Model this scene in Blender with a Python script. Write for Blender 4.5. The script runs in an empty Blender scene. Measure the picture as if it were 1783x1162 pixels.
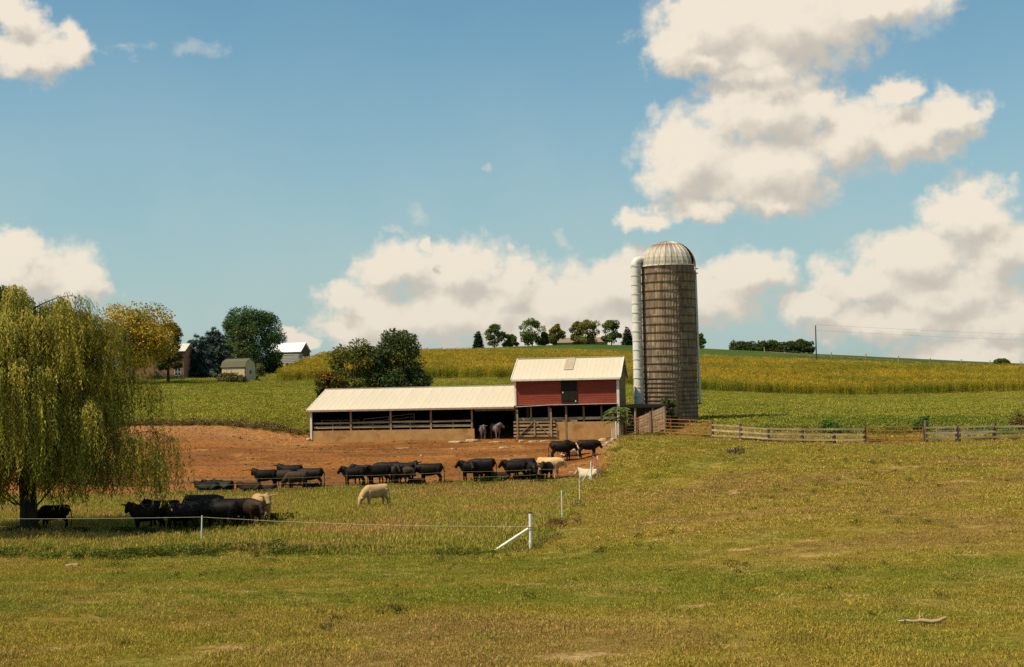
import bpy, bmesh, math, random
import numpy as np
from mathutils import Vector, Matrix

random.seed(4)
RNG = np.random.default_rng(11)
SC = bpy.context.scene
COL = SC.collection
R = math.radians

# ----------------------------------------------------------------------------------------
# camera
# ----------------------------------------------------------------------------------------
CAM_Z = 10.0
F_PX, CX, CY = 1783 * 50 / 36.0, 891.5, 581.0
PITCH, ROLL = R(2.01), R(1.2)
FWD = np.array([0, math.cos(PITCH), math.sin(PITCH)])
R0 = np.array([1.0, 0, 0]); U0 = np.array([0, -math.sin(PITCH), math.cos(PITCH)])
RT = math.cos(ROLL) * R0 - math.sin(ROLL) * U0
UP = math.sin(ROLL) * R0 + math.cos(ROLL) * U0
cam_d = bpy.data.cameras.new('camera'); cam = bpy.data.objects.new('camera', cam_d); COL.objects.link(cam)
cam_d.lens = 50; cam_d.sensor_width = 36; cam_d.sensor_fit = 'HORIZONTAL'
cam_d.clip_start = 0.5; cam_d.clip_end = 9000
cam.matrix_world = Matrix(((RT[0], UP[0], -FWD[0], 0), (RT[1], UP[1], -FWD[1], 0), (RT[2], UP[2], -FWD[2], CAM_Z), (0, 0, 0, 1)))
SC.camera = cam

def ray(px, py):
    return FWD + RT * ((px - CX) / F_PX) + UP * ((CY - py) / F_PX)

# ----------------------------------------------------------------------------------------
# exposure, sun, sky with cumulus clouds
# ----------------------------------------------------------------------------------------
SC.view_settings.view_transform = 'Standard'
SC.view_settings.look = 'None'
SC.view_settings.exposure = 0.36
SC.view_settings.gamma = 1.0
SC.view_settings.use_curve_mapping = False
SC.cycles.max_bounces = 6
SC.cycles.diffuse_bounces = 2
SC.cycles.transparent_max_bounces = 8
SC.cycles.use_denoising = False

SUN_TRAVEL = Vector((0.85, 0.35, -1.35)).normalized()
SUN_EL = math.asin(-SUN_TRAVEL.z)
SUN_AZ = math.atan2(-SUN_TRAVEL.x, -SUN_TRAVEL.y)
sd = bpy.data.lights.new('sun', 'SUN'); sun = bpy.data.objects.new('sun', sd); COL.objects.link(sun)
sd.energy = 4.4; sd.angle = R(0.53); sd.color = (1.0, 0.87, 0.66)
sun.rotation_euler = SUN_TRAVEL.to_track_quat('-Z', 'Y').to_euler(); sun.location = (-40, -20, 90)

world = bpy.data.worlds.new("World"); SC.world = world; world.use_nodes = True
WT = world.node_tree; WT.nodes.clear()
def NN(tree, typ, **kw):
    n = tree.nodes.new(typ)
    for k, v in kw.items(): setattr(n, k, v)
    return n
def plug(tree, sock, v):
    if v is None: return
    if hasattr(v, 'is_output'): tree.links.new(v, sock)
    else: sock.default_value = v
def mth(tree, op, a=None, b=None, c=None, clamp=False):
    n = NN(tree, 'ShaderNodeMath', operation=op); n.use_clamp = clamp
    for i, v in enumerate((a, b, c)): plug(tree, n.inputs[i], v)
    return n.outputs[0]
def vmt(tree, op, a=None, b=None, c=None):
    n = NN(tree, 'ShaderNodeVectorMath', operation=op)
    for i, v in enumerate((a, b, c)): plug(tree, n.inputs[i], v)
    return n.outputs['Value'] if op in ('LENGTH', 'DOT_PRODUCT') else n.outputs[0]
def mixc(tree, f, a, b, mode='MIX'):
    n = NN(tree, 'ShaderNodeMix', data_type='RGBA', blend_type=mode)
    plug(tree, n.inputs[0], f); plug(tree, n.inputs[6], a); plug(tree, n.inputs[7], b)
    return n.outputs[2]
def sstep(tree, v, lo, hi, a=0.0, b=1.0):
    n = NN(tree, 'ShaderNodeMapRange', interpolation_type='SMOOTHSTEP')
    plug(tree, n.inputs[0], v); n.inputs[1].default_value = lo; n.inputs[2].default_value = hi
    n.inputs[3].default_value = a; n.inputs[4].default_value = b
    return n.outputs[0]
def nz(tree, vec, scale, detail=4, rough=0.5, out='Fac', lac=2.0):
    n = NN(tree, 'ShaderNodeTexNoise'); n.noise_dimensions = '3D'
    plug(tree, n.inputs['Vector'], vec); n.inputs['Scale'].default_value = scale
    n.inputs['Detail'].default_value = detail; n.inputs['Roughness'].default_value = rough
    n.inputs['Lacunarity'].default_value = lac
    return n.outputs[out]

def px_azel(px, py):
    d = ray(px, py); d = d / np.linalg.norm(d)
    return math.atan2(d[0], d[1]) * 10, math.asin(d[2]) * 10
# cumulus banks: centre and half-size of each puff (in picture pixels, turned to azimuth / elevation)
PUFFS = [(1250,45,120,80),(1390,35,150,80),(1510,0,150,45),(1190,80,65,50),(1290,95,90,45),(1330,130,100,35),(1230,115,60,30),
 (1330,190,120,75),(1200,280,88,88),(1330,295,140,72),(1470,235,100,60),(1580,238,95,52),(1650,200,70,42),(1555,165,42,34),
 (1225,365,70,26),(1130,383,50,22),(1350,345,70,24),(1420,180,60,40),
 (1690,375,72,62),(1600,445,95,55),(1500,490,90,45),(1420,530,70,32),(1735,440,60,65),(1640,510,140,48),(1800,430,45,45),(1560,560,150,38),(1740,560,120,42),
 (690,465,68,50),(800,468,82,55),(885,490,62,45),(600,508,55,28),(650,560,95,60),(800,545,150,65),(970,525,110,65),(1080,500,100,62),(1000,580,190,50),(1300,478,85,40),(1210,520,120,50),(742,430,14,20),
 (40,470,110,55),(130,492,60,36),(20,430,55,30),(60,92,80,36),(128,85,36,40),(25,30,42,42),(1700,620,150,30),(520,590,30,14)]
def density(P):
    t = WT
    w1 = vmt(t, 'SUBTRACT', nz(t, P, 4.0, 4, 0.55, 'Color'), (0.5, 0.5, 0.5))
    Q = vmt(t, 'MULTIPLY_ADD', w1, (0.42, 0.34, 0), P)
    L = None
    for (cx, cy, rx, ry) in PUFFS:
        a, e = px_azel(cx, cy)
        ix, iy = F_PX / 10 / rx * 0.84, F_PX / 10 / ry * 0.84
        l = vmt(t, 'LENGTH', vmt(t, 'MULTIPLY_ADD', Q, (ix, iy, 0), (-a * ix, -e * iy, 0)))
        if L is None: L = l
        else: L = mth(t, 'SMOOTH_MIN', L, l, 0.25)
    D = mth(t, 'SUBTRACT', 1.0, L)
    # the same kind of cumulus over the rest of the sky, outside the part laid out above
    sx = NN(t, 'ShaderNodeSeparateXYZ'); plug(t, sx.inputs[0], P)
    aside = sstep(t, mth(t, 'MAXIMUM', mth(t, 'SUBTRACT', mth(t, 'ABSOLUTE', sx.outputs[0]), 3.9), mth(t, 'SUBTRACT', sx.outputs[1], 2.9)), 0.0, 1.2)
    D2 = mth(t, 'MULTIPLY_ADD', nz(t, P, 0.55, 3, 0.5), 3.2, -1.9)
    D2 = mth(t, 'MULTIPLY_ADD', mth(t, 'SUBTRACT', 1.0, aside), -3.0, D2)
    D = mth(t, 'MAXIMUM', D, D2)
    Dlow = D
    n2 = mth(t, 'SUBTRACT', nz(t, P, 9.0, 8, 0.60), 0.5)
    D = mth(t, 'MULTIPLY_ADD', n2, 0.55, D)
    Q2 = vmt(t, 'MULTIPLY_ADD', vmt(t, 'SUBTRACT', nz(t, P, 14.0, 3, 0.6, 'Color'), (0.5, 0.5, 0.5)), (0.10, 0.10, 0), P)
    for sc_, am in ((5.5, 0.26), (13.0, 0.15)):
        vo = NN(t, 'ShaderNodeTexVoronoi'); vo.voronoi_dimensions = '2D'; vo.feature = 'SMOOTH_F1'; plug(t, vo.inputs['Vector'], Q2); vo.inputs['Scale'].default_value = sc_; vo.inputs['Smoothness'].default_value = 0.25
        D = mth(t, 'MULTIPLY_ADD', mth(t, 'SUBTRACT', 0.42, vo.outputs['Distance']), am, D)
    return D, Dlow

tc = NN(WT, 'ShaderNodeTexCoord')
sep = NN(WT, 'ShaderNodeSeparateXYZ'); WT.links.new(tc.outputs['Generated'], sep.inputs[0])
az = mth(WT, 'MULTIPLY', mth(WT, 'ARCTAN2', sep.outputs[0], sep.outputs[1]), 10.0)
el = mth(WT, 'MULTIPLY', mth(WT, 'ARCSINE', sep.outputs[2]), 10.0)
cmb = NN(WT, 'ShaderNodeCombineXYZ'); plug(WT, cmb.inputs[0], az); plug(WT, cmb.inputs[1], el)
P = cmb.outputs[0]
D0, L0 = density(P)
D1, L1 = density(vmt(WT, 'ADD', P, (-0.08, 0.17, 0)))
cover = sstep(WT, D0, -0.10, 0.48)
relief = mth(WT, 'SUBTRACT', D0, D1)
form = mth(WT, 'SUBTRACT', L0, L1)
light = mth(WT, 'ADD', mth(WT, 'MULTIPLY', sstep(WT, form, -0.42, 0.28), 0.70), mth(WT, 'MULTIPLY', sstep(WT, relief, -0.40, 0.45), 0.36), clamp=True)
sky = NN(WT, 'ShaderNodeTexSky', sky_type='NISHITA')
sky.sun_disc = False; sky.sun_elevation = SUN_EL; sky.sun_rotation = SUN_AZ % (2 * math.pi)
sky.altitude = 150; sky.air_density = 1.0; sky.dust_density = 1.2; sky.ozone_density = 1.0
SKY_STRENGTH = 0.09
skyc = mixc(WT, 1.0, sky.outputs[0], (0.60, 0.945, 0.94, 1), 'MULTIPLY')
k = 1.0 / SKY_STRENGTH
shade = (0.455 * k, 0.415 * k, 0.355 * k, 1); lit = (0.70 * k, 0.625 * k, 0.515 * k, 1)
cloudc = mixc(WT, light, shade, lit)
# low clouds lie behind more air
lowf = sstep(WT, el, 0.0, 1.3, 0.30, 0.0)
cloudc = mixc(WT, lowf, cloudc, (0.46 * k, 0.44 * k, 0.385 * k, 1))
# thin milky veil towards the horizon
veil = mth(WT, 'MULTIPLY', sstep(WT, el, -0.2, 3.0, 0.88, 0.08), sstep(WT, nz(WT, P, 0.9, 4, 0.55), 0.3, 0.7, 0.70, 1.0))
skyv = mixc(WT, veil, skyc, (0.36 * k, 0.44 * k, 0.44 * k, 1))
allsky = mixc(WT, mth(WT, 'MULTIPLY', cover, 0.97), skyv, cloudc)
# thin wisps
LW = None
wq = vmt(WT, 'MULTIPLY_ADD', vmt(WT, 'SUBTRACT', nz(WT, P, 3.0, 5, 0.6, 'Color'), (0.5, 0.5, 0.5)), (0.7, 0.45, 0), P)
for (cx, cy, rx, ry) in ((740,368,42,20),(980,408,28,20),(222,88,34,16),(1590,20,120,40),(850,297,26,8),(350,90,60,22),(1480,110,60,30),(690,392,40,10)):
    a_, e_ = px_azel(cx, cy); ix, iy = F_PX / 10 / rx, F_PX / 10 / ry
    l_ = vmt(WT, 'LENGTH', vmt(WT, 'MULTIPLY_ADD', wq, (ix, iy, 0), (-a_ * ix, -e_ * iy, 0)))
    LW = l_ if LW is None else mth(WT, 'MINIMUM', LW, l_)
wisp = mth(WT, 'MULTIPLY', sstep(WT, mth(WT, 'MULTIPLY_ADD', nz(WT, P, 8.0, 6, 0.65), -0.9, LW), 0.5, -0.35), 0.26)
skyv_ = mixc(WT, wisp, skyv, lit)
allsky = mixc(WT, mth(WT, 'MULTIPLY', cover, 0.97), skyv_, cloudc)
bg = NN(WT, 'ShaderNodeBackground'); plug(WT, bg.inputs[0], allsky); bg.inputs[1].default_value = SKY_STRENGTH
wo = NN(WT, 'ShaderNodeOutputWorld'); WT.links.new(bg.outputs[0], wo.inputs[0])

# ----------------------------------------------------------------------------------------
# numpy noise, terrain surface
# ----------------------------------------------------------------------------------------
def vnoise(x, y, seed=0):
    xi = np.floor(x).astype(np.int64); yi = np.floor(y).astype(np.int64)
    fx = x - xi; fy = y - yi
    fx = fx * fx * (3 - 2 * fx); fy = fy * fy * (3 - 2 * fy)
    def h(a, b):
        n = (a * 374761393 + b * 668265263 + seed * 1442695041) & 0xffffffff
        n = ((n ^ (n >> 13)) * 1274126177) & 0xffffffff
        return ((n ^ (n >> 16)) & 0xffff) / 65535.0
    a = h(xi, yi); b = h(xi + 1, yi); c = h(xi, yi + 1); d = h(xi + 1, yi + 1)
    return (a * (1 - fx) + b * fx) * (1 - fy) + (c * (1 - fx) + d * fx) * fy
def fbm(x, y, seed=0, o=4, g=0.5):
    s = 0; a = 1; t = 0
    for i in range(o):
        s = s + a * vnoise(x * 2 ** i + 17.3 * i, y * 2 ** i - 9.1 * i, seed + i); t += a; a *= g
    return s / t

# (px, py, distance): how the land lies, read from the photograph
CTRL = [(-900,1130,22),(0,1155,20.5),(891,1160,20),(1783,1150,20.3),(2600,1150,20),(0,1050,29),(891,1060,28.5),(1783,1040,29),
 (350,948,56),(200,975,50),(0,975,50),(924,958,50),(600,960,51),(979,906,60),(1009,875,76),(1300,900,50),(1783,890,52),(1150,940,48),
 (50,926,62),(250,928,62),(450,905,66),(-300,930,62),(650,883,80),(200,862,92),(400,858,93),(560,852,95),(650,849,96),(780,843,97),(900,838,98),(1000,836,98),(-200,868,90),
 (1300,790,86),(1783,790,88),(1150,800,84),(1095,830,84),(1085,779,104),(1060,840,88),(1096,760,118),
 (1040,810,102),(1025,800,106),(980,804,106),(1000,770,119),(800,790,112),(600,795,111),(400,790,112),(200,790,113),
 (540,769,127.5),(700,768,126),(893,765.5,124.3),(1075,763,122.6),(350,748,126),(200,748,126),(350,737,129.5),(200,737,130),(500,738,131),(-100,740,130),
 (1240,765,110),(1338,772,106),(1510,773,105),(1783,767,106),(1150,759,117),(2300,770,106),
 (1300,748,116),(1500,752,115),(1783,748,116),(1166,738,131),(1500,722,150),(1783,715,150),(1300,720,150),(800,716,150),(600,706,152),
 (400,690,180),(300,664,245),(410,664,248),(100,664,245),(479,667,252),(500,639,320),(330,640,330),(100,645,350),
 (560,663,262),(740,661,270),(890,660,272),(1100,672,272),(1222,682,272),(1500,690,275),(1783,683,280),(2300,670,290),
 (560,631,340),(740,617,480),(850,611,490),(1000,614,480),(1100,616,470),(1230,628,440),(1422,640,390),(1600,646,375),(1783,649,365),
 (540,628,400),(740,612.5,520),(850,606,545),(1000,600.5,560),(1110,602,560),(1230,608,540),(1300,612,520),(1420,622,480),(1500,626,460),(1620,634,440),(1783,641,430),(2300,655,420)]
cp = []
for (px, py, d) in CTRL:
    r = ray(px, py); p = r * (d / r[1]); cp.append((p[0], p[1], p[2] + CAM_Z))
cp += [(-60, 0, 8.0), (0, 0, 7.2), (60, 0, 7.4), (0, -60, 8), (-150, 60, 3), (150, 60, 6.5), (-200, 300, 8), (260, 300, 9), (-150, 700, 6), (0, 800, 14), (200, 800, 10),
       (-420, 500, 4), (460, 500, 8), (-500, 0, 6), (500, 0, 8), (0, -400, 8), (-600, 1200, 0), (0, 1300, 2), (600, 1200, 0)]
cp = np.array(cp)
S = 100.0
def _U(r2): return np.where(r2 > 0, r2 * np.log(np.maximum(r2, 1e-12)), 0)
A = cp[:, :2] / S; n_ = len(A)
K = _U(((A[:, None] - A[None]) ** 2).sum(-1)) + np.eye(n_) * 2e-4
Pm = np.c_[np.ones(n_), A]
SOL = np.linalg.solve(np.block([[K, Pm], [Pm.T, np.zeros((3, 3))]]), np.r_[cp[:, 2], 0, 0, 0])
def tps(x, y):
    q = np.stack([np.ravel(x), np.ravel(y)], 1) / S; out = np.empty(len(q))
    for i in range(0, len(q), 20000):
        s = q[i:i + 20000]
        out[i:i + 20000] = _U(((s[:, None] - A[None]) ** 2).sum(-1)) @ SOL[:n_] + SOL[n_] + s @ SOL[n_ + 1:]
    return out.reshape(np.shape(x))
def gz(x, y):
    x = np.asarray(x, float); y = np.asarray(y, float)
    z = tps(np.clip(x, -700, 700), np.clip(y, -400, 1300))
    amp = np.clip((y - 5) / 30, 0, 1) * 0.10
    return z + amp * (fbm(x / 5, y / 5, 3, 4) - 0.5) + 0.05 * (fbm(x / 0.9, y / 0.9, 8, 2) - 0.5) * (y < 130)
def G(px, py, dmin=12, dmax=640):
    """where the line of sight through a picture point meets the ground"""
    r = ray(px, py); r = r / r[1]
    d = np.linspace(dmin, dmax, 2500)
    h = CAM_Z + r[2] * d - gz(r[0] * d, d)
    k = np.argmax(h <= 0)
    if h[k] > 0: k = len(d) - 1
    if k == 0: k = 1
    t = d[k - 1] + (d[k] - d[k - 1]) * h[k - 1] / (h[k - 1] - h[k] + 1e-9)
    return Vector((r[0] * t, t, float(gz(r[0] * t, t))))
def PD(px, d):
    """the ground point at distance d that shows at column px"""
    x = (px - CX) / F_PX * d
    for _ in range(6):
        z = float(gz(x, d)); v = np.array([x, d, z - CAM_Z])
        q = CX + F_PX * (v @ RT) / (v @ FWD); x += (px - q) / F_PX * d
    return Vector((x, d, float(gz(x, d))))
def AT(px, py, d):
    r = ray(px, py); r = r * (d / r[1]); return Vector((r[0], r[1], r[2] + CAM_Z))
def inside(x, y, poly):
    c = np.zeros(np.shape(x), bool); n = len(poly)
    for i in range(n):
        x1, y1 = poly[i][:2]; x2, y2 = poly[(i + 1) % n][:2]
        if y1 == y2: continue
        c ^= ((y1 > y) != (y2 > y)) & (x < (x2 - x1) * (y - y1) / (y2 - y1) + x1)
    return c

# ----------------------------------------------------------------------------------------
# object helpers
# ----------------------------------------------------------------------------------------
def tag(o, label=None, cat=None, group=None, kind=None):
    if label: o['label'] = label
    if cat: o['category'] = cat
    if group: o['group'] = group
    if kind: o['kind'] = kind
    return o
def empty(name, loc, rz=0.0, label=None, cat=None, group=None):
    o = bpy.data.objects.new(name, None); COL.objects.link(o); o.empty_display_size = 0.3
    o.location = loc; o.rotation_euler = (0, 0, rz)
    return tag(o, label, cat, group)
def obj(name, me, parent=None, loc=None, rot=None):
    o = bpy.data.objects.new(name, me); COL.objects.link(o)
    if parent: o.parent = parent
    if loc is not None: o.location = loc
    if rot is not None: o.rotation_euler = rot
    return o
def mesh_np(name, V, Fq, mats, tint=None, fmat=None, smooth=False):
    V = np.asarray(V, np.float32); Fq = np.asarray(Fq, np.int32); k = Fq.shape[1]
    me = bpy.data.meshes.new(name)
    me.vertices.add(len(V)); me.vertices.foreach_set('co', V.ravel())
    me.loops.add(Fq.size); me.loops.foreach_set('vertex_index', Fq.ravel())
    me.polygons.add(len(Fq)); me.polygons.foreach_set('loop_start', np.arange(0, Fq.size, k, dtype=np.int32))
    me.polygons.foreach_set('loop_total', np.full(len(Fq), k, np.int32))
    if fmat is not None: me.polygons.foreach_set('material_index', np.asarray(fmat, np.int32))
    me.polygons.foreach_set('use_smooth', np.full(len(Fq), smooth, bool))
    for m in (mats if isinstance(mats, (list, tuple)) else [mats]): me.materials.append(m)
    if tint is not None:
        a = me.attributes.new('tint', 'FLOAT_COLOR', 'POINT')
        a.data.foreach_set('color', np.c_[tint, np.ones(len(tint))].astype(np.float32).ravel())
    me.update(calc_edges=True); me.validate()
    return me
class MB:
    """collects simple solids, then links them as one mesh object"""
    def __init__(s): s.v = []; s.f = []; s.m = []; s.mi = 0; s.sm = []
    def add(s, vs, fs, smooth=False):
        b = len(s.v); s.v += [tuple(v) for v in vs]
        s.f += [tuple(i + b for i in f) for f in fs]; s.m += [s.mi] * len(fs); s.sm += [smooth] * len(fs)
    def box(s, x0, x1, y0, y1, z0, z1):
        s.add([(x0,y0,z0),(x1,y0,z0),(x1,y1,z0),(x0,y1,z0),(x0,y0,z1),(x1,y0,z1),(x1,y1,z1),(x0,y1,z1)],
              [(0,3,2,1),(4,5,6,7),(0,1,5,4),(1,2,6,5),(2,3,7,6),(3,0,4,7)])
    def bar(s, p0, p1, w, h, up=(0, 0, 1), jit=0.0):
        p0 = Vector(p0); p1 = Vector(p1); d = (p1 - p0).normalized(); u = Vector(up)
        if abs(d.dot(u)) > 0.98: u = Vector((0, 1, 0))
        sd_ = d.cross(u).normalized(); u = sd_.cross(d).normalized()
        vs = []
        for p in (p0, p1):
            for a, b in ((-1, -1), (1, -1), (1, 1), (-1, 1)):
                vs.append(p + sd_ * (a * w / 2 + random.uniform(-jit, jit)) + u * (b * h / 2 + random.uniform(-jit, jit)))
        s.add(vs, [(0,1,2,3),(7,6,5,4),(0,4,5,1),(1,5,6,2),(2,6,7,3),(3,7,4,0)])
    def tube(s, pts, rad, n=7, cap=True):
        pts = [Vector(p) for p in pts]
        if not isinstance(rad, (list, tuple)): rad = [rad] * len(pts)
        vs = []; ref = None
        for i, p in enumerate(pts):
            d = (pts[min(i + 1, len(pts) - 1)] - pts[max(i - 1, 0)])
            d = d.normalized() if d.length > 1e-9 else Vector((0, 0, 1))
            if ref is None:
                ref = Vector((1, 0, 0)) if abs(d.x) < 0.8 else Vector((0, 1, 0))
            a = (ref - d * ref.dot(d)).normalized(); b = d.cross(a); ref = a
            for k in range(n):
                t = 2 * math.pi * k / n; vs.append(p + (a * math.cos(t) + b * math.sin(t)) * rad[i])
        fs = []
        for i in range(len(pts) - 1):
            for k in range(n):
                fs.append((i*n+k, i*n+(k+1) % n, (i+1)*n+(k+1) % n, (i+1)*n+k))
        s.add(vs, fs, True)
        if cap: s.add(vs[:n], [tuple(range(n - 1, -1, -1))]); s.add(vs[-n:], [tuple(range(n))])
    def mesh(s, name, mats):
        me = bpy.data.meshes.new(name); me.from_pydata(s.v, [], s.f)
        for m in (mats if isinstance(mats, (list, tuple)) else [mats]): me.materials.append(m)
        me.polygons.foreach_set('material_index', s.m); me.polygons.foreach_set('use_smooth', s.sm)
        me.update(); return me
    def build(s, name, mats, parent=None, loc=None, rot=None):
        return obj(name, s.mesh(name, mats), parent, loc, rot)
def copy_tree(o, parent=None):
    c = o.copy(); COL.objects.link(c); c.parent = parent
    for ch in o.children: copy_tree(ch, c)
    return c

# ----------------------------------------------------------------------------------------
# materials
# ----------------------------------------------------------------------------------------
MATS = {}
def mat(name, c1, c2=None, scale=3.0, rough=0.85, spec=0.25, bump=0.0, bscale=None, stretch=(1, 1, 1), metal=0.0, rand=0.0, detail=5, c3=None):
    """procedural surface: two (or three) colours mixed by noise, fine relief, a little difference from piece to piece"""
    if name in MATS: return MATS[name]
    m = bpy.data.materials.new(name); m.use_nodes = True; t = m.node_tree
    b = t.nodes['Principled BSDF']
    tcn = NN(t, 'ShaderNodeTexCoord'); mp = NN(t, 'ShaderNodeMapping'); mp.inputs['Scale'].default_value = stretch
    t.links.new(tcn.outputs['Object'], mp.inputs[0]); v = mp.outputs[0]
    c2 = c2 or tuple(c * 0.8 for c in c1)
    f = sstep(t, nz(t, v, scale, detail, 0.6), 0.34, 0.66)
    col = mixc(t, f, (*c1, 1), (*c2, 1))
    if c3: col = mixc(t, sstep(t, nz(t, v, scale * 0.37, 6, 0.65), 0.52, 0.68), col, (*c3, 1))
    if rand:
        oi = NN(t, 'ShaderNodeObjectInfo')
        col = mixc(t, 1.0, col, mixc(t, oi.outputs['Random'], (1 - rand,) * 3 + (1,), (1 + rand * 0.6,) * 3 + (1,)), 'MULTIPLY')
    plug(t, b.inputs['Base Color'], col); b.inputs['Roughness'].default_value = rough
    b.inputs['Specular IOR Level'].default_value = spec; b.inputs['Metallic'].default_value = metal
    if bump:
        bn = NN(t, 'ShaderNodeBump'); bn.inputs['Strength'].default_value = 1.0; bn.inputs['Distance'].default_value = bump
        plug(t, bn.inputs['Height'], nz(t, v, bscale or scale * 3, 5, 0.6)); t.links.new(bn.outputs[0], b.inputs['Normal'])
    MATS[name] = m; return m
def leaf_mat(name, colA, colB, trans=0.25, source='GEOMETRY', rough=0.55):
    """leaves: colour varies leaf by leaf through the 'tint' stored on the mesh or on each scattered plant"""
    m = bpy.data.materials.new(name); m.use_nodes = True; t = m.node_tree
    b = t.nodes['Principled BSDF']; out = t.nodes['Material Output']
    a = NN(t, 'ShaderNodeAttribute'); a.attribute_name = 'tint'; a.attribute_type = source
    if source == 'GEOMETRY': col = a.outputs['Color']
    else:
        a2 = NN(t, 'ShaderNodeAttribute'); a2.attribute_name = 'tint'; a2.attribute_type = 'GEOMETRY'
        col = mixc(t, 1.0, a.outputs['Color'], a2.outputs['Color'], 'MULTIPLY')
    plug(t, b.inputs['Base Color'], col); b.inputs['Roughness'].default_value = 0.7; b.inputs['Specular IOR Level'].default_value = 0.12 if source == 'GEOMETRY' else 0.05
    tr = NN(t, 'ShaderNodeBsdfTranslucent'); plug(t, tr.inputs[0], col)
    mx = NN(t, 'ShaderNodeMixShader'); mx.inputs[0].default_value = trans
    t.links.new(b.outputs[0], mx.inputs[1]); t.links.new(tr.outputs[0], mx.inputs[2]); t.links.new(mx.outputs[0], out.inputs[0])
    return m
M_LEAF = leaf_mat('tree_leaf', 0, 0, 0.25)
M_INST = leaf_mat('plant_leaf', 0, 0, 0.25, 'INSTANCER')
M_BARK = mat('bark', (0.075, 0.055, 0.04), (0.035, 0.026, 0.02), 9, 0.95, bump=0.03, stretch=(1, 1, 0.25))
M_POST = mat('weathered_post', (0.33, 0.235, 0.14), (0.19, 0.13, 0.075), 6, 0.9, bump=0.01, stretch=(1, 1, 0.15), rand=0.25)
M_RAIL = mat('weathered_board', (0.46, 0.36, 0.22), (0.30, 0.22, 0.13), 4, 0.9, bump=0.006, stretch=(0.2, 1, 1), rand=0.25)
M_BOARD = mat('barn_board', (0.42, 0.29, 0.15), (0.26, 0.165, 0.08), 4, 0.9, bump=0.006, stretch=(0.2, 1, 1), rand=0.25)
M_ROOF = mat('cream_metal_roof', (0.58, 0.50, 0.375), (0.53, 0.45, 0.33), 0.8, 0.6, 0.25, rand=0.03, c3=(0.46, 0.365, 0.25), stretch=(1, 0.4, 1))
M_TRIM = mat('white_trim', (0.72, 0.68, 0.60), (0.60, 0.55, 0.47), 3, 0.6, 0.3)
M_RED = mat('red_siding', (0.245, 0.045, 0.022), (0.20, 0.036, 0.018), 2.2, 0.8, stretch=(0.25, 1, 2), c3=(0.25, 0.065, 0.038))
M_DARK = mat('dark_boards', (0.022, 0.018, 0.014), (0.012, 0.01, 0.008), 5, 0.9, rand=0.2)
M_CONC = mat('stained_concrete', (0.47, 0.265, 0.095), (0.39, 0.215, 0.075), 1.6, 0.9, bump=0.01, bscale=14, c3=(0.31, 0.15, 0.05))
M_GABLE = mat('ochre_gable_wood', (0.34, 0.22, 0.08), (0.19, 0.12, 0.045), 3, 0.9, stretch=(4, 4, 0.3))
M_RUST = mat('rusty_red_tube', (0.40, 0.13, 0.048), (0.27, 0.09, 0.035), 6, 0.7, 0.3, rand=0.12)
M_GALV = mat('galvanised', (0.70, 0.67, 0.60), (0.58, 0.54, 0.47), 2.2, 0.5, 0.3, c3=(0.52, 0.42, 0.31), rand=0.12)
M_WPOST = mat('white_plastic', (0.80, 0.77, 0.70), (0.68, 0.64, 0.56), 5, 0.5, 0.4)
M_WIRE = mat('electric_wire', (0.55, 0.52, 0.33), (0.42, 0.40, 0.26), 20, 0.6)
M_WIREW = mat('worn_wire', (0.34, 0.36, 0.18), (0.26, 0.27, 0.14), 20, 0.6)
M_GLASS = mat('dark_glass', (0.03, 0.04, 0.045), (0.02, 0.025, 0.03), 2, 0.12, 0.6)
M_BRICK = mat('brick', (0.34, 0.18, 0.10), (0.25, 0.12, 0.065), 12, 0.9, bump=0.01)
M_SHEDW = mat('beige_siding', (0.56, 0.44, 0.27), (0.50, 0.38, 0.23), 2, 0.8)
M_SHING = mat('olive_shingles', (0.125, 0.115, 0.07), (0.085, 0.078, 0.05), 9, 0.95, rand=0.1)
M_GREY = mat('grey_paint', (0.30, 0.30, 0.28), (0.24, 0.24, 0.22), 2, 0.6)
M_TYRE = mat('tyre', (0.02, 0.02, 0.02), (0.03, 0.028, 0.026), 8, 0.9)
M_STONE = mat('pale_stone', (0.50, 0.37, 0.22), (0.36, 0.24, 0.13), 5, 0.95, bump=0.03, bscale=9, c3=(0.30, 0.17, 0.08), rand=0.15)
M_POLE = mat('pole_wood', (0.045, 0.035, 0.028), (0.07, 0.055, 0.042), 5, 0.9, stretch=(1, 1, 0.1))

# ----------------------------------------------------------------------------------------
# the ground: one sheet, split where its cover changes
# ----------------------------------------------------------------------------------------
def gp(lst): return [G(*p)[:2] for p in lst]
LOT = gp([(-160,868),(120,865),(300,861),(420,858),(560,852.5),(650,849),(780,843),(900,838.5),(1000,836),(1044,834)]) + \
      [PD(1066, 101)[:2], PD(1078, 108)[:2], PD(1088, 115)[:2], PD(1092, 119)[:2], PD(1092, 130)[:2], PD(700, 136)[:2], PD(541, 134)[:2], PD(541, 129.6)[:2]] + \
      [PD(500, 128.6)[:2], PD(420, 128.2)[:2], PD(330, 128.0)[:2], PD(200, 128.2)[:2], PD(-160, 128)[:2]]
CORN = [PD(p, d)[:2] for p, d in ((479,252),(560,262),(740,270),(890,271),(1100,272),(1222,272),(1500,275),(1783,280),(2250,290),
        (2250,345),(1783,362),(1600,375),(1422,390),(1230,424),(1100,446),(1000,453),(850,462),(740,462),(640,430),(560,345),(520,300))]
STRIP = [PD(p, d)[:2] for p, d in ((640,431),(740,463),(850,463),(1000,454),(1100,447),(1230,425),(1422,391),(1600,376),(1783,363),(2250,346),(2250,900),(640,900))]
FIELD_FRONT = [PD(p, d)[:2] for p, d in ((-700,129.5),(-160,129.5),(330,129.2),(541,130),(700,137),(1091,131),(1225,129),(1300,116.5),(1420,113),(1600,112.5),(1783,112),(2500,112))]
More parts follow.
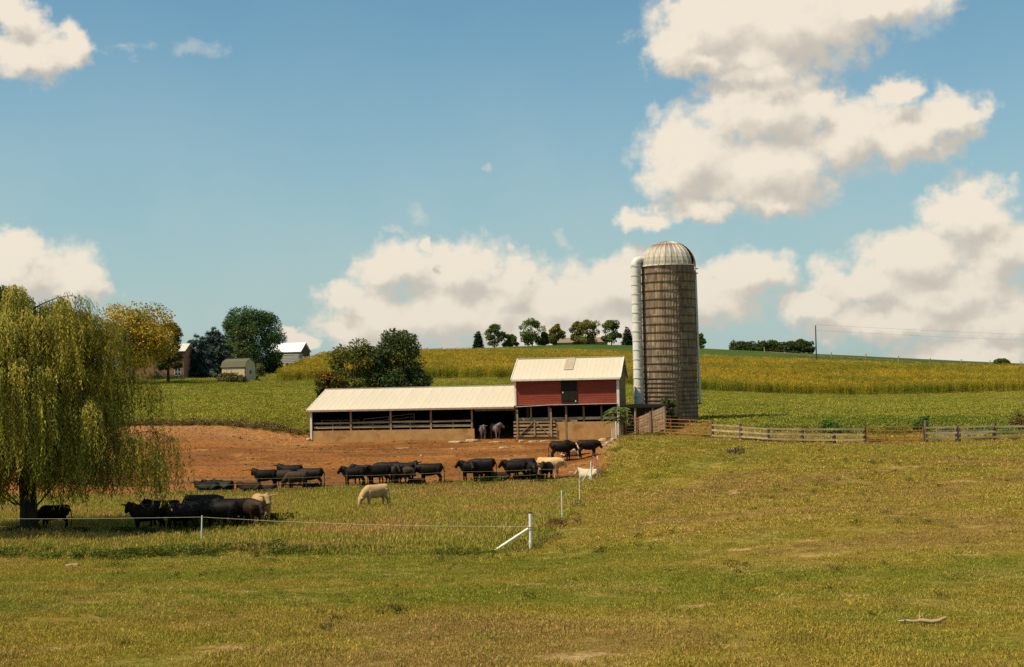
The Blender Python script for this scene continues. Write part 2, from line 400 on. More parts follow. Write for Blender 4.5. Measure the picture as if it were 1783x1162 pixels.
HAY = FIELD_FRONT + [(400, 700), (-400, 700)]
PADDOCK = gp([(-900,985),(0,968),(200,972),(350,962),(600,968),(850,966),(924,958),(979,906),(1009,875),(1044,836)]) + LOT[:10][::-1] + [(-60, 80)]
xs = np.unique(np.round(np.r_[-1800, -1200, -800, -560, -400, -300, -240, -190, np.arange(-160, -52, 4.0), np.arange(-52, -30, 0.8), np.arange(-30, 40, 0.4), np.arange(40, 60, 0.8), np.arange(60, 200, 4.0), 210, 260, 330, 420, 560, 800, 1200, 1800], 3))
ys = np.unique(np.round(np.r_[-800, -400, -200, -100, -60, -30, -10, 0, np.arange(4, 16, 2.0), np.arange(16, 134, 0.4), np.arange(134, 280, 2.0), np.arange(280, 600, 5.0), 620, 650, 700, 760, 830, 900, 1000, 1150, 1400, 1800, 2600], 3))
GX, GY = np.meshgrid(xs, ys)
GZ = gz(GX, GY)
far_ = np.clip((np.hypot(GX, GY - 300) - 800) / 1200, 0, 1); GZ = GZ * (1 - far_) + (-6.0) * far_
nx, ny = len(xs), len(ys)
# -- cover colours (shared by the soil sheet and by the plants on it)
def lerp(a, b, t): t = np.asarray(t)[..., None]; return np.asarray(a) * (1 - t) + np.asarray(b) * t
def ss(x, a, b): t = np.clip((x - a) / (b - a), 0, 1); return t * t * (3 - 2 * t)
STRAW = (0.50, 0.345, 0.100); OLIVE = (0.37, 0.272, 0.046); GREEN = (0.27, 0.25, 0.034); BROWN = (0.375, 0.25, 0.066)
LUSH = (0.27, 0.275, 0.035); GOLD = (0.34, 0.26, 0.036)
def pasture_col(x, y):
    a = fbm(x / 9.0, y / 5.0, 21, 4); b = fbm(x / 2.6, y / 2.0, 33, 4); c = fbm(x / 0.8, y / 0.8, 44, 3)
    g = a * 0.62 + b * 0.38
    # a greener belt lies across the pasture below the fence line, drier turf nearer the road
    wv = 3.0 * (fbm(x / 12, y * 0, 5, 2) - 0.5)
    belt = np.exp(-((y - 32 - wv) / 3.6) ** 2) * 0.15 + 0.08 * np.exp(-((y - 42 - wv) / 6.0) ** 2) * (1 - ss(x, -2, 5))
    belt = belt - 0.09 * np.exp(-((y - 24.5 - wv * .5) / 2.6) ** 2) - 0.07 * ss(y, 37, 46) * ss(x, 0, 8) * (1 - ss(y, 68, 80))
    g = g + belt
    col = lerp(OLIVE, GREEN, ss(g, 0.50, 0.66))
    col = np.where((g < 0.5)[..., None], lerp(BROWN, OLIVE, ss(g, 0.36, 0.50)), col)
    col = lerp(col, STRAW, ss(c * 0.5 + b * 0.5, 0.52, 0.72) * 0.55)
    col = lerp(col, GOLD, ss(y, 70, 82) * ss(x, 3, 9) * 0.3)
    return col
def paddock_col(x, y):
    a = fbm(x / 5, y / 4, 61, 4); c = fbm(x / 1.1, y / 1.1, 66, 3)
    col = lerp((0.36, 0.275, 0.062), LUSH, ss(a, 0.28, 0.58))
    return lerp(col, (0.40, 0.29, 0.09), ss(c, 0.56, 0.78) * 0.5)
def hay_col(x, y):
    a = fbm(x / 14, y / 9, 71, 4); c = fbm(x / 2, y / 2, 75, 3)
    col = lerp((0.31, 0.275, 0.040), (0.25, 0.245, 0.032), ss(a, 0.38, 0.62))
    col = lerp(col, (0.12, 0.165, 0.022), np.exp(-((y - 125) / 9.0) ** 2) * ss(x, 18, 30) * 0.7)
    return lerp(col, (0.42, 0.34, 0.08), ss(c, 0.58, 0.78) * 0.5)
def corn_col(x, y):
    a = fbm(x / 18, y / 12, 81, 4)
    return lerp((0.37, 0.285, 0.030), (0.25, 0.235, 0.026), ss(a, 0.40, 0.64))
def lerp3(a, b, t): return a * (1 - t[..., None]) + np.asarray(b) * t[..., None]
def bare(X, Y):
    b = ss(fbm(X / 1.7, Y / 1.0, 171, 4), .70, .78)
    for (px, py, w, h) in ((965, 972, 1.3, .5), (985, 966, .8, .4), (905, 988, 1.0, .3), (1150, 940, .8, .3), (1440, 968, 1.2, .4), (430, 1130, .7, .25), (1420, 1010, .8, .3), (690, 1135, .5, .2)):
        g = G(px, py); b = np.maximum(b, np.exp(-(((X - g.x) / w) ** 2 + ((Y - g.y) / h / 2) ** 2)) * 1.1 * ss(fbm(X / .5, Y / .4, 173, 3), .25, .5))
    return np.clip(b, 0, 1)
xj = GX + 0.9 * (fbm(GX / 2.2, GY / 2.2, 91, 3) - 0.5); yj = GY + 0.9 * (fbm(GX / 2.2, GY / 2.2, 95, 3) - 0.5)
cxm = (xj[:-1, :-1] + xj[1:, 1:]) / 2; cym = (yj[:-1, :-1] + yj[1:, 1:]) / 2
reg = np.zeros(cxm.shape, int)
reg[inside(cxm, cym, HAY)] = 2
reg[inside(cxm, cym, STRIP)] = 4
reg[inside(cxm, cym, CORN)] = 3
reg[inside(cxm, cym, PADDOCK)] = 5
reg[inside(cxm, cym, LOT)] = 1
# vertex colours of each cover
vc = {0: lerp3(pasture_col(GX, GY) * 0.72, (0.40, 0.25, 0.11), bare(GX, GY)), 5: paddock_col(GX, GY) * 0.7, 2: hay_col(GX, GY) * 0.8, 3: corn_col(GX, GY) * 0.6}  # pasture soil darkened: dark thatch, plus shade between blades put into the colour
dirt = lerp((0.285, 0.108, 0.024), (0.205, 0.078, 0.019), ss(fbm(GX / 7, GY / 3.5, 101, 4), 0.38, 0.60))
dirt = lerp(dirt, (0.38, 0.17, 0.048), ss(fbm(GX / 2.5, GY / 1.6, 105, 4), 0.58, 0.76) * 0.7)
dirt = lerp(dirt, (0.135, 0.058, 0.022), ss(fbm(GX / 4, GY / 2.0, 109, 4), 0.56, 0.72) * 0.6)
dirt = lerp(dirt, (0.46, 0.215, 0.075), ss(GY, 117, 127) * ss(-GX, 14, 20) * 0.55)
dirt = lerp(dirt, (0.52, 0.33, 0.15), ss(GX, 6.0, 8.0) * (1 - ss(GY, 112, 119)) * 0.7)
vc[1] = dirt
vc[4] = lerp((0.045, 0.080, 0.009), (0.062, 0.092, 0.011), ss(fbm(GX / 20, GY / 20, 111, 3), 0.35, 0.65))
def ground_mat(name, fine, bump, lo=0.72, hi=1.25, stretch=(1, 1, 1), bscale=6):
    m = bpy.data.materials.new(name); m.use_nodes = True; t = m.node_tree; b = t.nodes['Principled BSDF']
    a = NN(t, 'ShaderNodeAttribute'); a.attribute_name = 'tint'
    g = NN(t, 'ShaderNodeNewGeometry'); mp = NN(t, 'ShaderNodeMapping'); mp.inputs['Scale'].default_value = stretch
    t.links.new(g.outputs['Position'], mp.inputs[0]); v = mp.outputs[0]
    f = sstep(t, nz(t, v, fine, 6, 0.7), 0.3, 0.7)
    col = mixc(t, 1.0, a.outputs['Color'], mixc(t, f, (lo, lo, lo, 1), (hi, hi, hi, 1)), 'MULTIPLY')
    plug(t, b.inputs['Base Color'], col); b.inputs['Roughness'].default_value = 0.95; b.inputs['Specular IOR Level'].default_value = 0.1
    bn = NN(t, 'ShaderNodeBump'); bn.inputs['Distance'].default_value = bump
    plug(t, bn.inputs['Height'], nz(t, v, bscale, 6, 0.65)); t.links.new(bn.outputs[0], b.inputs['Normal'])
    return m
GM = {0: ('pasture', ground_mat('turf_soil', 5.0, 0.10)), 5: ('paddock', ground_mat('paddock_soil', 4.0, 0.12)),
      1: ('dirt_lot', ground_mat('trodden_dirt', 3.4, 0.30, 0.55, 1.38, (1, 1.3, 1), 2.2)), 2: ('hay_field', ground_mat('hay_soil', 2.0, 0.2)),
      3: ('corn_field_soil', ground_mat('corn_soil', 1.0, 0.2)), 4: ('green_field', ground_mat('green_sward', 0.8, 0.25, 0.8, 1.2))}
GV = np.stack([GX, GY, GZ], -1).reshape(-1, 3)
ii, jj = np.mgrid[0:ny - 1, 0:nx - 1]; q0 = ii * nx + jj
QUADS = np.stack([q0, q0 + 1, q0 + nx + 1, q0 + nx], -1)
for k_, (nm, m_) in GM.items():
    q = QUADS[reg == k_]
    if len(q) == 0: continue
    u, inv = np.unique(q, return_inverse=True)
    me = mesh_np(nm, GV[u], inv.reshape(-1, 4), m_, tint=vc[k_].reshape(-1, 3)[u], smooth=True)
    tag(obj(nm, me), kind='structure')

# ----------------------------------------------------------------------------------------
# scattered plants (grass, crops, weeds): points with one small plant each
# ----------------------------------------------------------------------------------------
def leaf_quads(C, D, Nn, L, W, bend=0.0):
    """diamond leaves: base C, direction D, side from Nn"""
    sd_ = np.cross(D, Nn); sd_ /= np.linalg.norm(sd_, axis=1, keepdims=True) + 1e-9
    L = np.asarray(L)[:, None]; W = np.asarray(W)[:, None]
    mid = C + D * L * 0.45; tip = C + D * L
    if bend: tip = tip - np.array([0, 0, 1]) * L * bend
    V = np.stack([C, mid + sd_ * W / 2, tip, mid - sd_ * W / 2], 1).reshape(-1, 3)
    return V, np.arange(len(V)).reshape(-1, 4)
def unit(v): return v / (np.linalg.norm(v, axis=-1, keepdims=True) + 1e-9)
def blade_patch(name, n, rad, h0, h1, w, lean=0.5, seed=0, heads=0):
    r = np.random.default_rng(seed)
    a = r.uniform(0, 6.283, n); rr = rad * np.sqrt(r.uniform(0, 1, n))
    # blades gather in a few tussocks
    kx, ky = r.normal(0, rad * 0.5, (2, 7)); kk = r.integers(0, 7, n); mixn = r.uniform(0, 1, n) < 0.5
    X = np.where(mixn, kx[kk] + r.normal(0, rad * 0.14, n), rr * np.cos(a)); Y = np.where(mixn, ky[kk] + r.normal(0, rad * 0.14, n), rr * np.sin(a))
    C = np.stack([X, Y, np.full(n, -0.02)], 1)
    b = r.uniform(0, 6.283, n); l = np.abs(r.normal(0, lean, n))
    D = unit(np.stack([np.cos(b) * l, np.sin(b) * l, np.ones(n)], 1))
    Nn = unit(np.stack([np.cos(b + r.normal(0, .6, n)), np.sin(b), np.zeros(n)], 1))
    H = r.uniform(h0, h1, n)
    V, Fq = leaf_quads(C, D, Nn, H, np.full(n, w) * r.uniform(.7, 1.4, n), 0.12)
    hue = np.where(r.uniform(0, 1, (n, 1)) < .28, np.array([[1.22, 1.10, 1.35]]), np.where(r.uniform(0, 1, (n, 1)) < .4, np.array([[.72, .92, .7]]), np.array([[1., 1., 1.]])))
    ti = np.repeat(r.uniform(0.6, 1.3, (n, 1)) * hue * (1 + r.normal(0, .06, (n, 3))), 4, 0)
    if heads:
        Ch = np.stack([r.normal(0, rad * .6, heads), r.normal(0, rad * .6, heads), np.full(heads, h1 * 0.55)], 1)
        Dh = unit(np.stack([r.normal(0, .25, heads), r.normal(0, .25, heads), np.ones(heads)], 1))
        V2, F2 = leaf_quads(Ch, Dh, unit(r.normal(0, 1, (heads, 3))), r.uniform(h1 * .5, h1 * .8, heads), np.full(heads, w * 1.1))
        V = np.r_[V, V2]; Fq = np.r_[Fq, F2 + len(ti)]
        ti = np.r_[ti, np.repeat(np.tile([[1.5, 1.15, 1.5]], (heads, 1)), 4, 0)]
    return mesh_np(name, V, Fq, M_INST, tint=np.clip(ti, 0.2, 3))
def leafy_patch(name, n, rad, h, L, W, seed=0):
    r = np.random.default_rng(seed)
    C = np.stack([r.normal(0, rad * .5, n), r.normal(0, rad * .5, n), h * np.sqrt(r.uniform(0.02, 1, n))], 1)
    D = unit(r.normal(0, 1, (n, 3)) + np.array([0, 0, 0.3])); Nn = unit(r.normal(0, .6, (n, 3)) + np.array([0, 0, 1]))
    V, Fq = leaf_quads(C, D, Nn, r.uniform(.6, 1.3, n) * L, r.uniform(.7, 1.3, n) * W, 0.15)
    ti = np.repeat(r.uniform(.6, 1.35, (n, 1)) * (1 + r.normal(0, .06, (n, 3))), 4, 0)
    return mesh_np(name, V, Fq, M_INST, tint=ti)
def corn_patch(name, n, seed=0, dry=0.5):
    r = np.random.default_rng(seed); Vs = []; Fs = []; Ts = []; base = 0
    def put(V, Fq, T):
        nonlocal base
        Vs.append(V); Fs.append(Fq + base); Ts.append(T); base += len(V)
    for i in range(n):
        o = np.array([r.normal(0, .35), r.normal(0, .12), 0]); H = r.uniform(1.95, 2.35)
        V, Fq = leaf_quads(o[None], np.array([[0.02, 0, 1.0]]), np.array([[0, 1., 0]]), [H], [0.05]); put(V, Fq, np.tile([[.9, .85, .8]], (4, 1)))
        m = 9; hz = np.linspace(.25, H * .9, m); b = r.uniform(0, 6.28) + np.arange(m) * math.pi + r.normal(0, .4, m)
        C = o + np.stack([0 * hz, 0 * hz, hz], 1)
        D = unit(np.stack([np.cos(b), np.sin(b), r.uniform(.2, .9, m)], 1)); L = r.uniform(.45, .8, m)
        sd_ = np.stack([-np.sin(b), np.cos(b), 0 * b], 1)
        W = .085
        midp = C + D * (L * .5)[:, None]; tip = midp + unit(np.stack([np.cos(b), np.sin(b), r.uniform(-1.3, -.2, m)], 1)) * (L * .55)[:, None]
        V = np.stack([C, midp + sd_ * W / 2, tip, midp - sd_ * W / 2], 1).reshape(-1, 3)
        g = hz / H
        T = np.stack([0.72 + .40 * g + r.normal(0, .18, m), .85 + .22 * g + r.normal(0, .12, m), np.full(m, .8)], 1)
        put(V, np.arange(len(V)).reshape(-1, 4), np.repeat(np.clip(T, .25, 2), 4, 0))
        k = 4; Ct = np.tile(o + [0, 0, H * .93], (k, 1)); Dt = unit(r.normal(0, .35, (k, 3)) + [0, 0, 1])
        V, Fq = leaf_quads(Ct, Dt, unit(r.normal(0, 1, (k, 3))), np.full(k, .32), np.full(k, .05)); put(V, Fq, np.tile([[1.35, 1.12, 1.3]], (4 * k, 1)))
    return mesh_np(name, np.concatenate(Vs), np.concatenate(Fs), M_INST, tint=np.concatenate(Ts))
def proto_col(name, meshes):
    c = bpy.data.collections.new(name)
    for i, me in enumerate(meshes): c.objects.link(bpy.data.objects.new('%s_%s' % (name, chr(97 + i)), me))
    return c
def scatter_group(coll):
    g = bpy.data.node_groups.new('scatter_' + coll.name, 'GeometryNodeTree')
    g.interface.new_socket('Geometry', in_out='INPUT', socket_type='NodeSocketGeometry')
    g.interface.new_socket('Geometry', in_out='OUTPUT', socket_type='NodeSocketGeometry')
    gi = g.nodes.new('NodeGroupInput'); go = g.nodes.new('NodeGroupOutput')
    ci = g.nodes.new('GeometryNodeCollectionInfo'); ci.inputs['Collection'].default_value = coll; ci.inputs['Separate Children'].default_value = True; ci.inputs['Reset Children'].default_value = True
    ip = g.nodes.new('GeometryNodeInstanceOnPoints'); ip.inputs['Pick Instance'].default_value = True
    def na(nm, dt):
        n = g.nodes.new('GeometryNodeInputNamedAttribute'); n.data_type = dt; n.inputs['Name'].default_value = nm; return n.outputs['Attribute']
    g.links.new(gi.outputs[0], ip.inputs['Points']); g.links.new(ci.outputs[0], ip.inputs['Instance'])
    g.links.new(na('idx', 'INT'), ip.inputs['Instance Index']); g.links.new(na('rot', 'FLOAT_VECTOR'), ip.inputs['Rotation'])
    g.links.new(na('scl', 'FLOAT_VECTOR'), ip.inputs['Scale']); g.links.new(ip.outputs[0], go.inputs[0])
    return g
def scatter(name, coll, X, Y, tint, scl, seed=0, rot=None, dz=0.0, label=None):
    n = len(X); r = np.random.default_rng(seed); Z = gz(X, Y) + dz
    me = bpy.data.meshes.new(name); me.vertices.add(n); me.vertices.foreach_set('co', np.stack([X, Y, Z], 1).astype(np.float32).ravel())
    a = me.attributes.new('idx', 'INT', 'POINT'); a.data.foreach_set('value', r.integers(0, len(coll.objects), n).astype(np.int32))
    rv = np.zeros((n, 3)); rv[:, 2] = r.uniform(0, 6.283, n) if rot is None else rot
    rv[:, :2] = r.normal(0, 0.06, (n, 2))
    a = me.attributes.new('rot', 'FLOAT_VECTOR', 'POINT'); a.data.foreach_set('vector', rv.astype(np.float32).ravel())
    s3 = np.repeat(np.asarray(scl)[:, None], 3, 1) if np.ndim(scl) == 1 else scl
    a = me.attributes.new('scl', 'FLOAT_VECTOR', 'POINT'); a.data.foreach_set('vector', np.asarray(s3, np.float32).ravel())
    a = me.attributes.new('tint', 'FLOAT_COLOR', 'POINT'); a.data.foreach_set('color', np.c_[tint, np.ones(n)].astype(np.float32).ravel())
    o = obj(name, me); md = o.modifiers.new('scatter', 'NODES'); md.node_group = scatter_group(coll)
    tag(o, label, kind='stuff'); return o
def region_points(n, x0, x1, y0, y1, test, dens=None, seed=0, cone=0.43, pad=6):
    r = np.random.default_rng(seed); X = r.uniform(x0, x1, n); Y = r.uniform(y0, y1, n)
    k = np.abs(X) < np.abs(Y) * cone + pad
    if dens is not None: k &= r.uniform(0, 1, n) < dens(X, Y)
    X, Y = X[k], Y[k]; k = test(X, Y); return X[k], Y[k]
def in_pasture(X, Y): return ~(inside(X, Y, LOT) | inside(X, Y, PADDOCK) | inside(X, Y, HAY)) & (RNG.uniform(0, 1, np.shape(X)) > bare(X, Y) * .9)
short_c = proto_col('short_turf', [blade_patch('turf%d' % i, 120, 0.34, 0.025, 0.085, 0.0105, 0.85, i) for i in range(4)])
coarse_c = proto_col('coarse_turf', [blade_patch('coarse%d' % i, 60, 0.5, 0.05, 0.13, 0.032, 0.8, 40 + i) for i in range(4)])
long_c = proto_col('long_grass', [blade_patch('long%d' % i, 80, 0.42, 0.07, 0.22, 0.024, 0.6, 10 + i, heads=6) for i in range(4)])
crop_c = proto_col('hay_crop', [leafy_patch('crop%d' % i, 90, 0.95, 0.22, 0.15, 0.07, 20 + i) for i in range(4)])
weed_c = proto_col('weeds', [leafy_patch('weed%d' % i, 70, 0.42, 0.42, 0.15, 0.075, 25 + i) for i in range(4)])
corn_c = proto_col('corn', [corn_patch('corn%d' % i, 3, 30 + i) for i in range(5)])
# grazed turf, thinning with distance
X, Y = region_points(150000, -22, 30, 16, 48, in_pasture, lambda X, Y: np.clip(1.25 - (Y - 20) / 48, 0.45, 1), 1)
mo = fbm(X / .45, Y / .6, 137, 3)
tn = pasture_col(X, Y) * (RNG.uniform(.7, 1.35, (len(X), 1)) * (.72 + .6 * mo[:, None]))
lush = ss(tn[:, 1] - tn[:, 0], -0.03, 0.03)
scatter('pasture_grass', short_c, X, Y, tn, RNG.uniform(.6, 1.25, len(X)) * (0.7 + 0.5 * lush) * (.5 + 1.1 * ss(mo, .38, .68)), 1)
X, Y = region_points(140000, -20, 54, 46, 131, in_pasture, lambda X, Y: np.clip(1.2 - (Y - 46) / 100, 0.45, 1), 2)
mo = fbm(X / .7, Y / 1.0, 131, 3)
tn = pasture_col(X, Y) * (RNG.uniform(.7, 1.3, (len(X), 1)) * (.72 + .6 * mo[:, None]))
sc_ = RNG.uniform(.6, 1.3, len(X)) * (1 + (Y - 46) / 75) * (.55 + 1.0 * ss(mo, .38, .68))
scatter('far_pasture_grass', short_c, X, Y, tn, np.stack([sc_ * 1.15, sc_ * 1.15, sc_ * .85], 1), 2)
# ranker tussocks the cattle leave standing
X, Y = region_points(5200, -22, 40, 20, 95, in_pasture, lambda X, Y: ss(fbm(X / 3.5, Y / 2.2, 181, 3), .52, .66), 31)
tn = lerp(OLIVE, (0.20, 0.21, 0.03), RNG.uniform(0, 1, len(X))) * RNG.uniform(.6, 1.15, (len(X), 1))
scatter('tussocks', long_c, X, Y, tn, RNG.uniform(.3, .75, len(X)), 32)
# ungrazed paddock in front of the lot
X, Y = region_points(75000, -46, 12, 46, 102, lambda X, Y: inside(X, Y, PADDOCK), None, 3)
tn = paddock_col(X, Y) * RNG.uniform(.75, 1.3, (len(X), 1))
scatter('paddock_grass', long_c, X, Y, tn, RNG.uniform(.55, 1.25, len(X)), 3)
# hay field
HAYX = lambda X, Y: inside(X, Y, HAY) & ~inside(X, Y, CORN) & ~inside(X, Y, STRIP)
X, Y = region_points(170000, -130, 130, 112, 300, HAYX, lambda X, Y: np.clip(1.25 - (Y - 112) / 220, 0.35, 1), 4, 0.42, 4)
tn = hay_col(X, Y) * RNG.uniform(.75, 1.3, (len(X), 1))
scatter('hay_crop', crop_c, X, Y, tn, RNG.uniform(.6, 1.3, len(X)), 4)
# corn in rows
r_ = np.random.default_rng(5)
n = 130000; X = r_.uniform(-130, 230, n); Y = np.round(r_.uniform(248, 495, n) / 1.1) * 1.1 + r_.normal(0, .08, n)
k = inside(X, Y, CORN) & (np.abs(X) < Y * 0.42 + 4) & (r_.uniform(0, 1, n) < np.clip(1.3 - (Y - 260) / 260, .45, 1)); X, Y = X[k], Y[k]
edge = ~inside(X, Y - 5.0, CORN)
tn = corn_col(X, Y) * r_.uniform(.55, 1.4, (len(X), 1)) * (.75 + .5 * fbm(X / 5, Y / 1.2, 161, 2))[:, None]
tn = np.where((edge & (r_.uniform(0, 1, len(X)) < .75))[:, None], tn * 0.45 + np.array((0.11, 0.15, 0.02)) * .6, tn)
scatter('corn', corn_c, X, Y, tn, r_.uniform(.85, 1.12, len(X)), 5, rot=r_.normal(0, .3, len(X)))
# weeds along the wire, the lot's edges and the fences
def along(pts, n, wid, seed):
    r = np.random.default_rng(seed); pts = [np.array(p[:2]) for p in pts]
    L = np.array([np.linalg.norm(b - a) for a, b in zip(pts, pts[1:])]); k = r.choice(len(L), n, p=L / L.sum()); t = r.uniform(0, 1, n)
    P0 = np.array(pts)[k]; P1 = np.array(pts)[k + 1]; Q = P0 + (P1 - P0) * t[:, None] + r.normal(0, 1, (n, 2)) * np.array([wid, wid])
    return Q[:, 0], Q[:, 1]
wx, wy, wt, wsx = [], [], [], []
def weeds(pts, n, wid, col, s0, s1, seed, gate=0.0):
    X, Y = along(pts, n, wid, seed)
    k = fbm(X / 1.6, Y / 1.6, seed, 3) > gate; X, Y = X[k], Y[k]; r = np.random.default_rng(seed + 500)
    wx.append(X); wy.append(Y); wt.append(np.array(col) * r.uniform(.6, 1.35, (len(X), 1))); wsx.append(r.uniform(s0, s1, len(X)))
front = gp([(-60,975),(100,968),(200,972),(300,965),(420,962),(520,964),(650,962),(760,966),(850,968)])
weeds(front[:6], 620, 0.9, (0.105, 0.125, 0.02), .2, .7, 7, 0.52)
weeds(front[5:], 170, 0.4, (0.13, 0.135, 0.024), .25, .6, 8, 0.48)
weeds(gp([(0,928),(100,930),(230,932),(330,932)]), 260, 0.6, (0.07, 0.095, 0.018), .3, .75, 9, 0.45)
weeds(gp([(340,925),(400,918),(450,912)]), 150, 0.6, (0.11, 0.12, 0.022), .5, 1.1, 10, 0.42)
weeds(LOT[1:10], 420, 0.35, (0.15, 0.18, 0.024), .2, .6, 11, 0.42)
weeds([G(835,841)[:2], G(862,841)[:2]], 26, 0.35, (0.17, 0.175, 0.03), .5, 1.1, 12)
weeds([PD(p, d) for p, d in ((541,129.3),(420,128.9),(330,128.7),(200,128.8),(-160,128.6))], 750, 0.5, (0.20, 0.14, 0.05), .45, 1.05, 13)
weeds([G(924,958), G(960,925), G(979,906), G(1009,875), G(1040,838)], 120, 0.35, (0.20, 0.15, 0.045), .25, .6, 14, 0.5)
weeds([PD(1054,95.5), PD(1074,101), PD(1086,109), PD(1096,117)], 90, 0.4, (0.16, 0.14, 0.03), .2, .5, 15, 0.4)
weeds([PD(p, d) for p, d in ((1090,118.5),(1140,117),(1240,110.5),(1338,106.8),(1510,105.8),(1783,106.5))], 420, 0.3, (0.12, 0.12, 0.022), .25, .65, 16, 0.45)
weeds([PD(p, d) for p, d in ((1300,116),(1420,113.5),(1600,113),(1783,113))], 220, 1.0, (0.12, 0.16, 0.022), .5, 1.2, 17, 0.5)
weeds([PD(p, d) for p, d in ((1330, 510), (1420, 479), (1500, 459), (1620, 440), (1783, 430))], 420, 1.2, (0.33, 0.21, 0.10), .5, 1.3, 19, .40)
weeds([G(955,925), G(975,915)], 14, 0.3, (0.18, 0.10, 0.04), .35, .7, 18)
rr_ = np.random.default_rng(77); tx = rr_.uniform(-15, 30, 900); ty = rr_.uniform(24, 95, 900)
k = (np.abs(tx) < ty * .4) & in_pasture(tx, ty) & (fbm(tx / 4, ty / 3, 78, 3) > .56); tx, ty = tx[k], ty[k]
wx.append(tx); wy.append(ty); wt.append(np.array((0.15, 0.135, 0.026)) * rr_.uniform(.5, 1.3, (len(tx), 1))); wsx.append(rr_.uniform(.15, .5, len(tx)))
scatter('weeds', weed_c, np.concatenate(wx), np.concatenate(wy), np.concatenate(wt), np.concatenate(wsx), 6)

def clod(name, seed):
    r = np.random.default_rng(seed); bm = bmesh.new(); bmesh.ops.create_icosphere(bm, subdivisions=1, radius=1)
    for v in bm.verts: v.co *= r.uniform(.7, 1.15); v.co.z *= .55
    me = bpy.data.meshes.new(name); bm.to_mesh(me); bm.free(); me.materials.append(M_INST)
    a = me.attributes.new('tint', 'FLOAT_COLOR', 'POINT'); a.data.foreach_set('color', np.ones(len(me.vertices) * 4, np.float32)); return me
clod_c = proto_col('dirt_clods', [clod('clod%d' % i, i) for i in range(4)])
X, Y = region_points(9000, -45, 14, 90, 130, lambda X, Y: inside(X, Y, LOT), lambda X, Y: .25 + .75 * (fbm(X / 3, Y / 2, 141, 3) > .52), 21)
tn = np.where(RNG.uniform(0, 1, (len(X), 1)) < .4, np.array([[.09, .042, .016]]), np.array([[.27, .115, .034]])) * RNG.uniform(.6, 1.3, (len(X), 1))
scatter('dirt_clods', clod_c, X, Y, tn, np.exp(RNG.normal(-2.9, .45, len(X))), 22)
# straw litter lying on the dirt
X, Y = region_points(5000, -45, 14, 90, 130, lambda X, Y: inside(X, Y, LOT), lambda X, Y: (fbm(X / 2, Y / 2, 151, 3) > .55) * 1.0, 23)
scatter('straw_litter', short_c, X, Y, np.tile([[.40, .25, .10]], (len(X), 1)), np.tile([[.8, .8, .25]], (len(X), 1)), 24)

# ----------------------------------------------------------------------------------------
# trees
# ----------------------------------------------------------------------------------------
def crown_mesh(name, C, D, Nn, L, W, tint, bend=0.1):
    V, Fq = leaf_quads(C, D, Nn, L, W, bend)
    return mesh_np(name, V, Fq, M_LEAF, tint=np.repeat(np.clip(tint, 0.003, 1), 4, 0))
def limb_paths(r, H, z0, n, spread, rise=0.6):
    out = []
    for i in range(n):
        a = 6.283 * i / n + r.uniform(-.4, .4); zb = H * r.uniform(z0, z0 + .3); l = spread * r.uniform(.6, 1.0)
        p0 = Vector((0, 0, zb)); p2 = Vector((math.cos(a) * l, math.sin(a) * l, zb + l * rise * r.uniform(.7, 1.4)))
        p1 = p0.lerp(p2, .5) + Vector((0, 0, l * .08)); out.append([p0, p1, p2])
    return out
def broad_tree(name, loc, H, W, cols, label, cat='tree', group=None, n=9000, leaf=0.3, clumps=46, base=0.16, seed=0, top=0.5, trunk_r=None, gap=0.0, mixw=None, sq=1.0):
    """tapered trunk with limbs; a crown of leaf clumps spread over an uneven envelope"""
    r = np.random.default_rng(seed); e = empty(name, loc, r.uniform(0, 6.28), label, cat, group)
    tb = MB(); tr = trunk_r or H * .022
    tb.tube([(0, 0, -.25), (0, 0, H * base), (H * .01, 0, H * .45), (0, H * .01, H * .78)], [tr * 1.35, tr, tr * .7, tr * .2], 8)
    for p in limb_paths(r, H, base + .05, 7, W * .42): tb.tube(p, [tr * .45, tr * .3, tr * .1], 5)
    tb.build('trunk', M_BARK, e); n = int(n * 1.7); leaf *= 1.22
    # clump centres
    ph = r.uniform(0, 6.283, clumps); u = r.uniform(0, 1, clumps); zz = base + .07 + (1 - base - .10) * u
    prof = np.where(zz < top, np.sqrt(np.clip(1 - ((top - zz) / (top - base + .05)) ** 2, .05, 1)), np.sqrt(np.clip(1 - ((zz - top) / (1.02 - top)) ** 2, .02, 1)))
    rad = prof * W / 2 * r.uniform(.45, .93, clumps) * (1 + .14 * np.sin(3 * ph + seed) + .1 * np.sin(5 * ph + 2 * zz * 6))
    CC = np.stack([rad * np.cos(ph), rad * np.sin(ph) * sq, zz * H], 1); cs = W * r.uniform(.10, .17, clumps)
    kk = r.integers(0, clumps, n); off = unit(r.normal(0, 1, (n, 3))) * (r.uniform(.25, 1, n) ** .5)[:, None] * cs[kk][:, None] * np.array([1.2, 1.2, .8])
    C = CC[kk] + off; C[:, 2] = np.maximum(C[:, 2], H * base * .5)
    D = unit(unit(off) * .8 + r.normal(0, .7, (n, 3)) + [0, 0, -.1]); Nn = unit(off + r.normal(0, .5, (n, 3)) + [0, 0, .5])
    cols = np.array(cols) * 1.35; pick = r.choice(len(cols), clumps, p=mixw)
    cc = cols[pick][kk]; sw = r.uniform(0, 1, n) < .25; cc = np.where(sw[:, None], cols[r.choice(len(cols), n, p=mixw)], cc)
    T = cc * r.uniform(.65, 1.35, (n, 1)) * (1 + r.normal(0, .05, (n, 3)))
    me = crown_mesh('crown', C, D, Nn, r.uniform(.6, 1.3, n) * leaf, r.uniform(.6, 1.2, n) * leaf * .62, T)
    obj('crown', me, e); return e
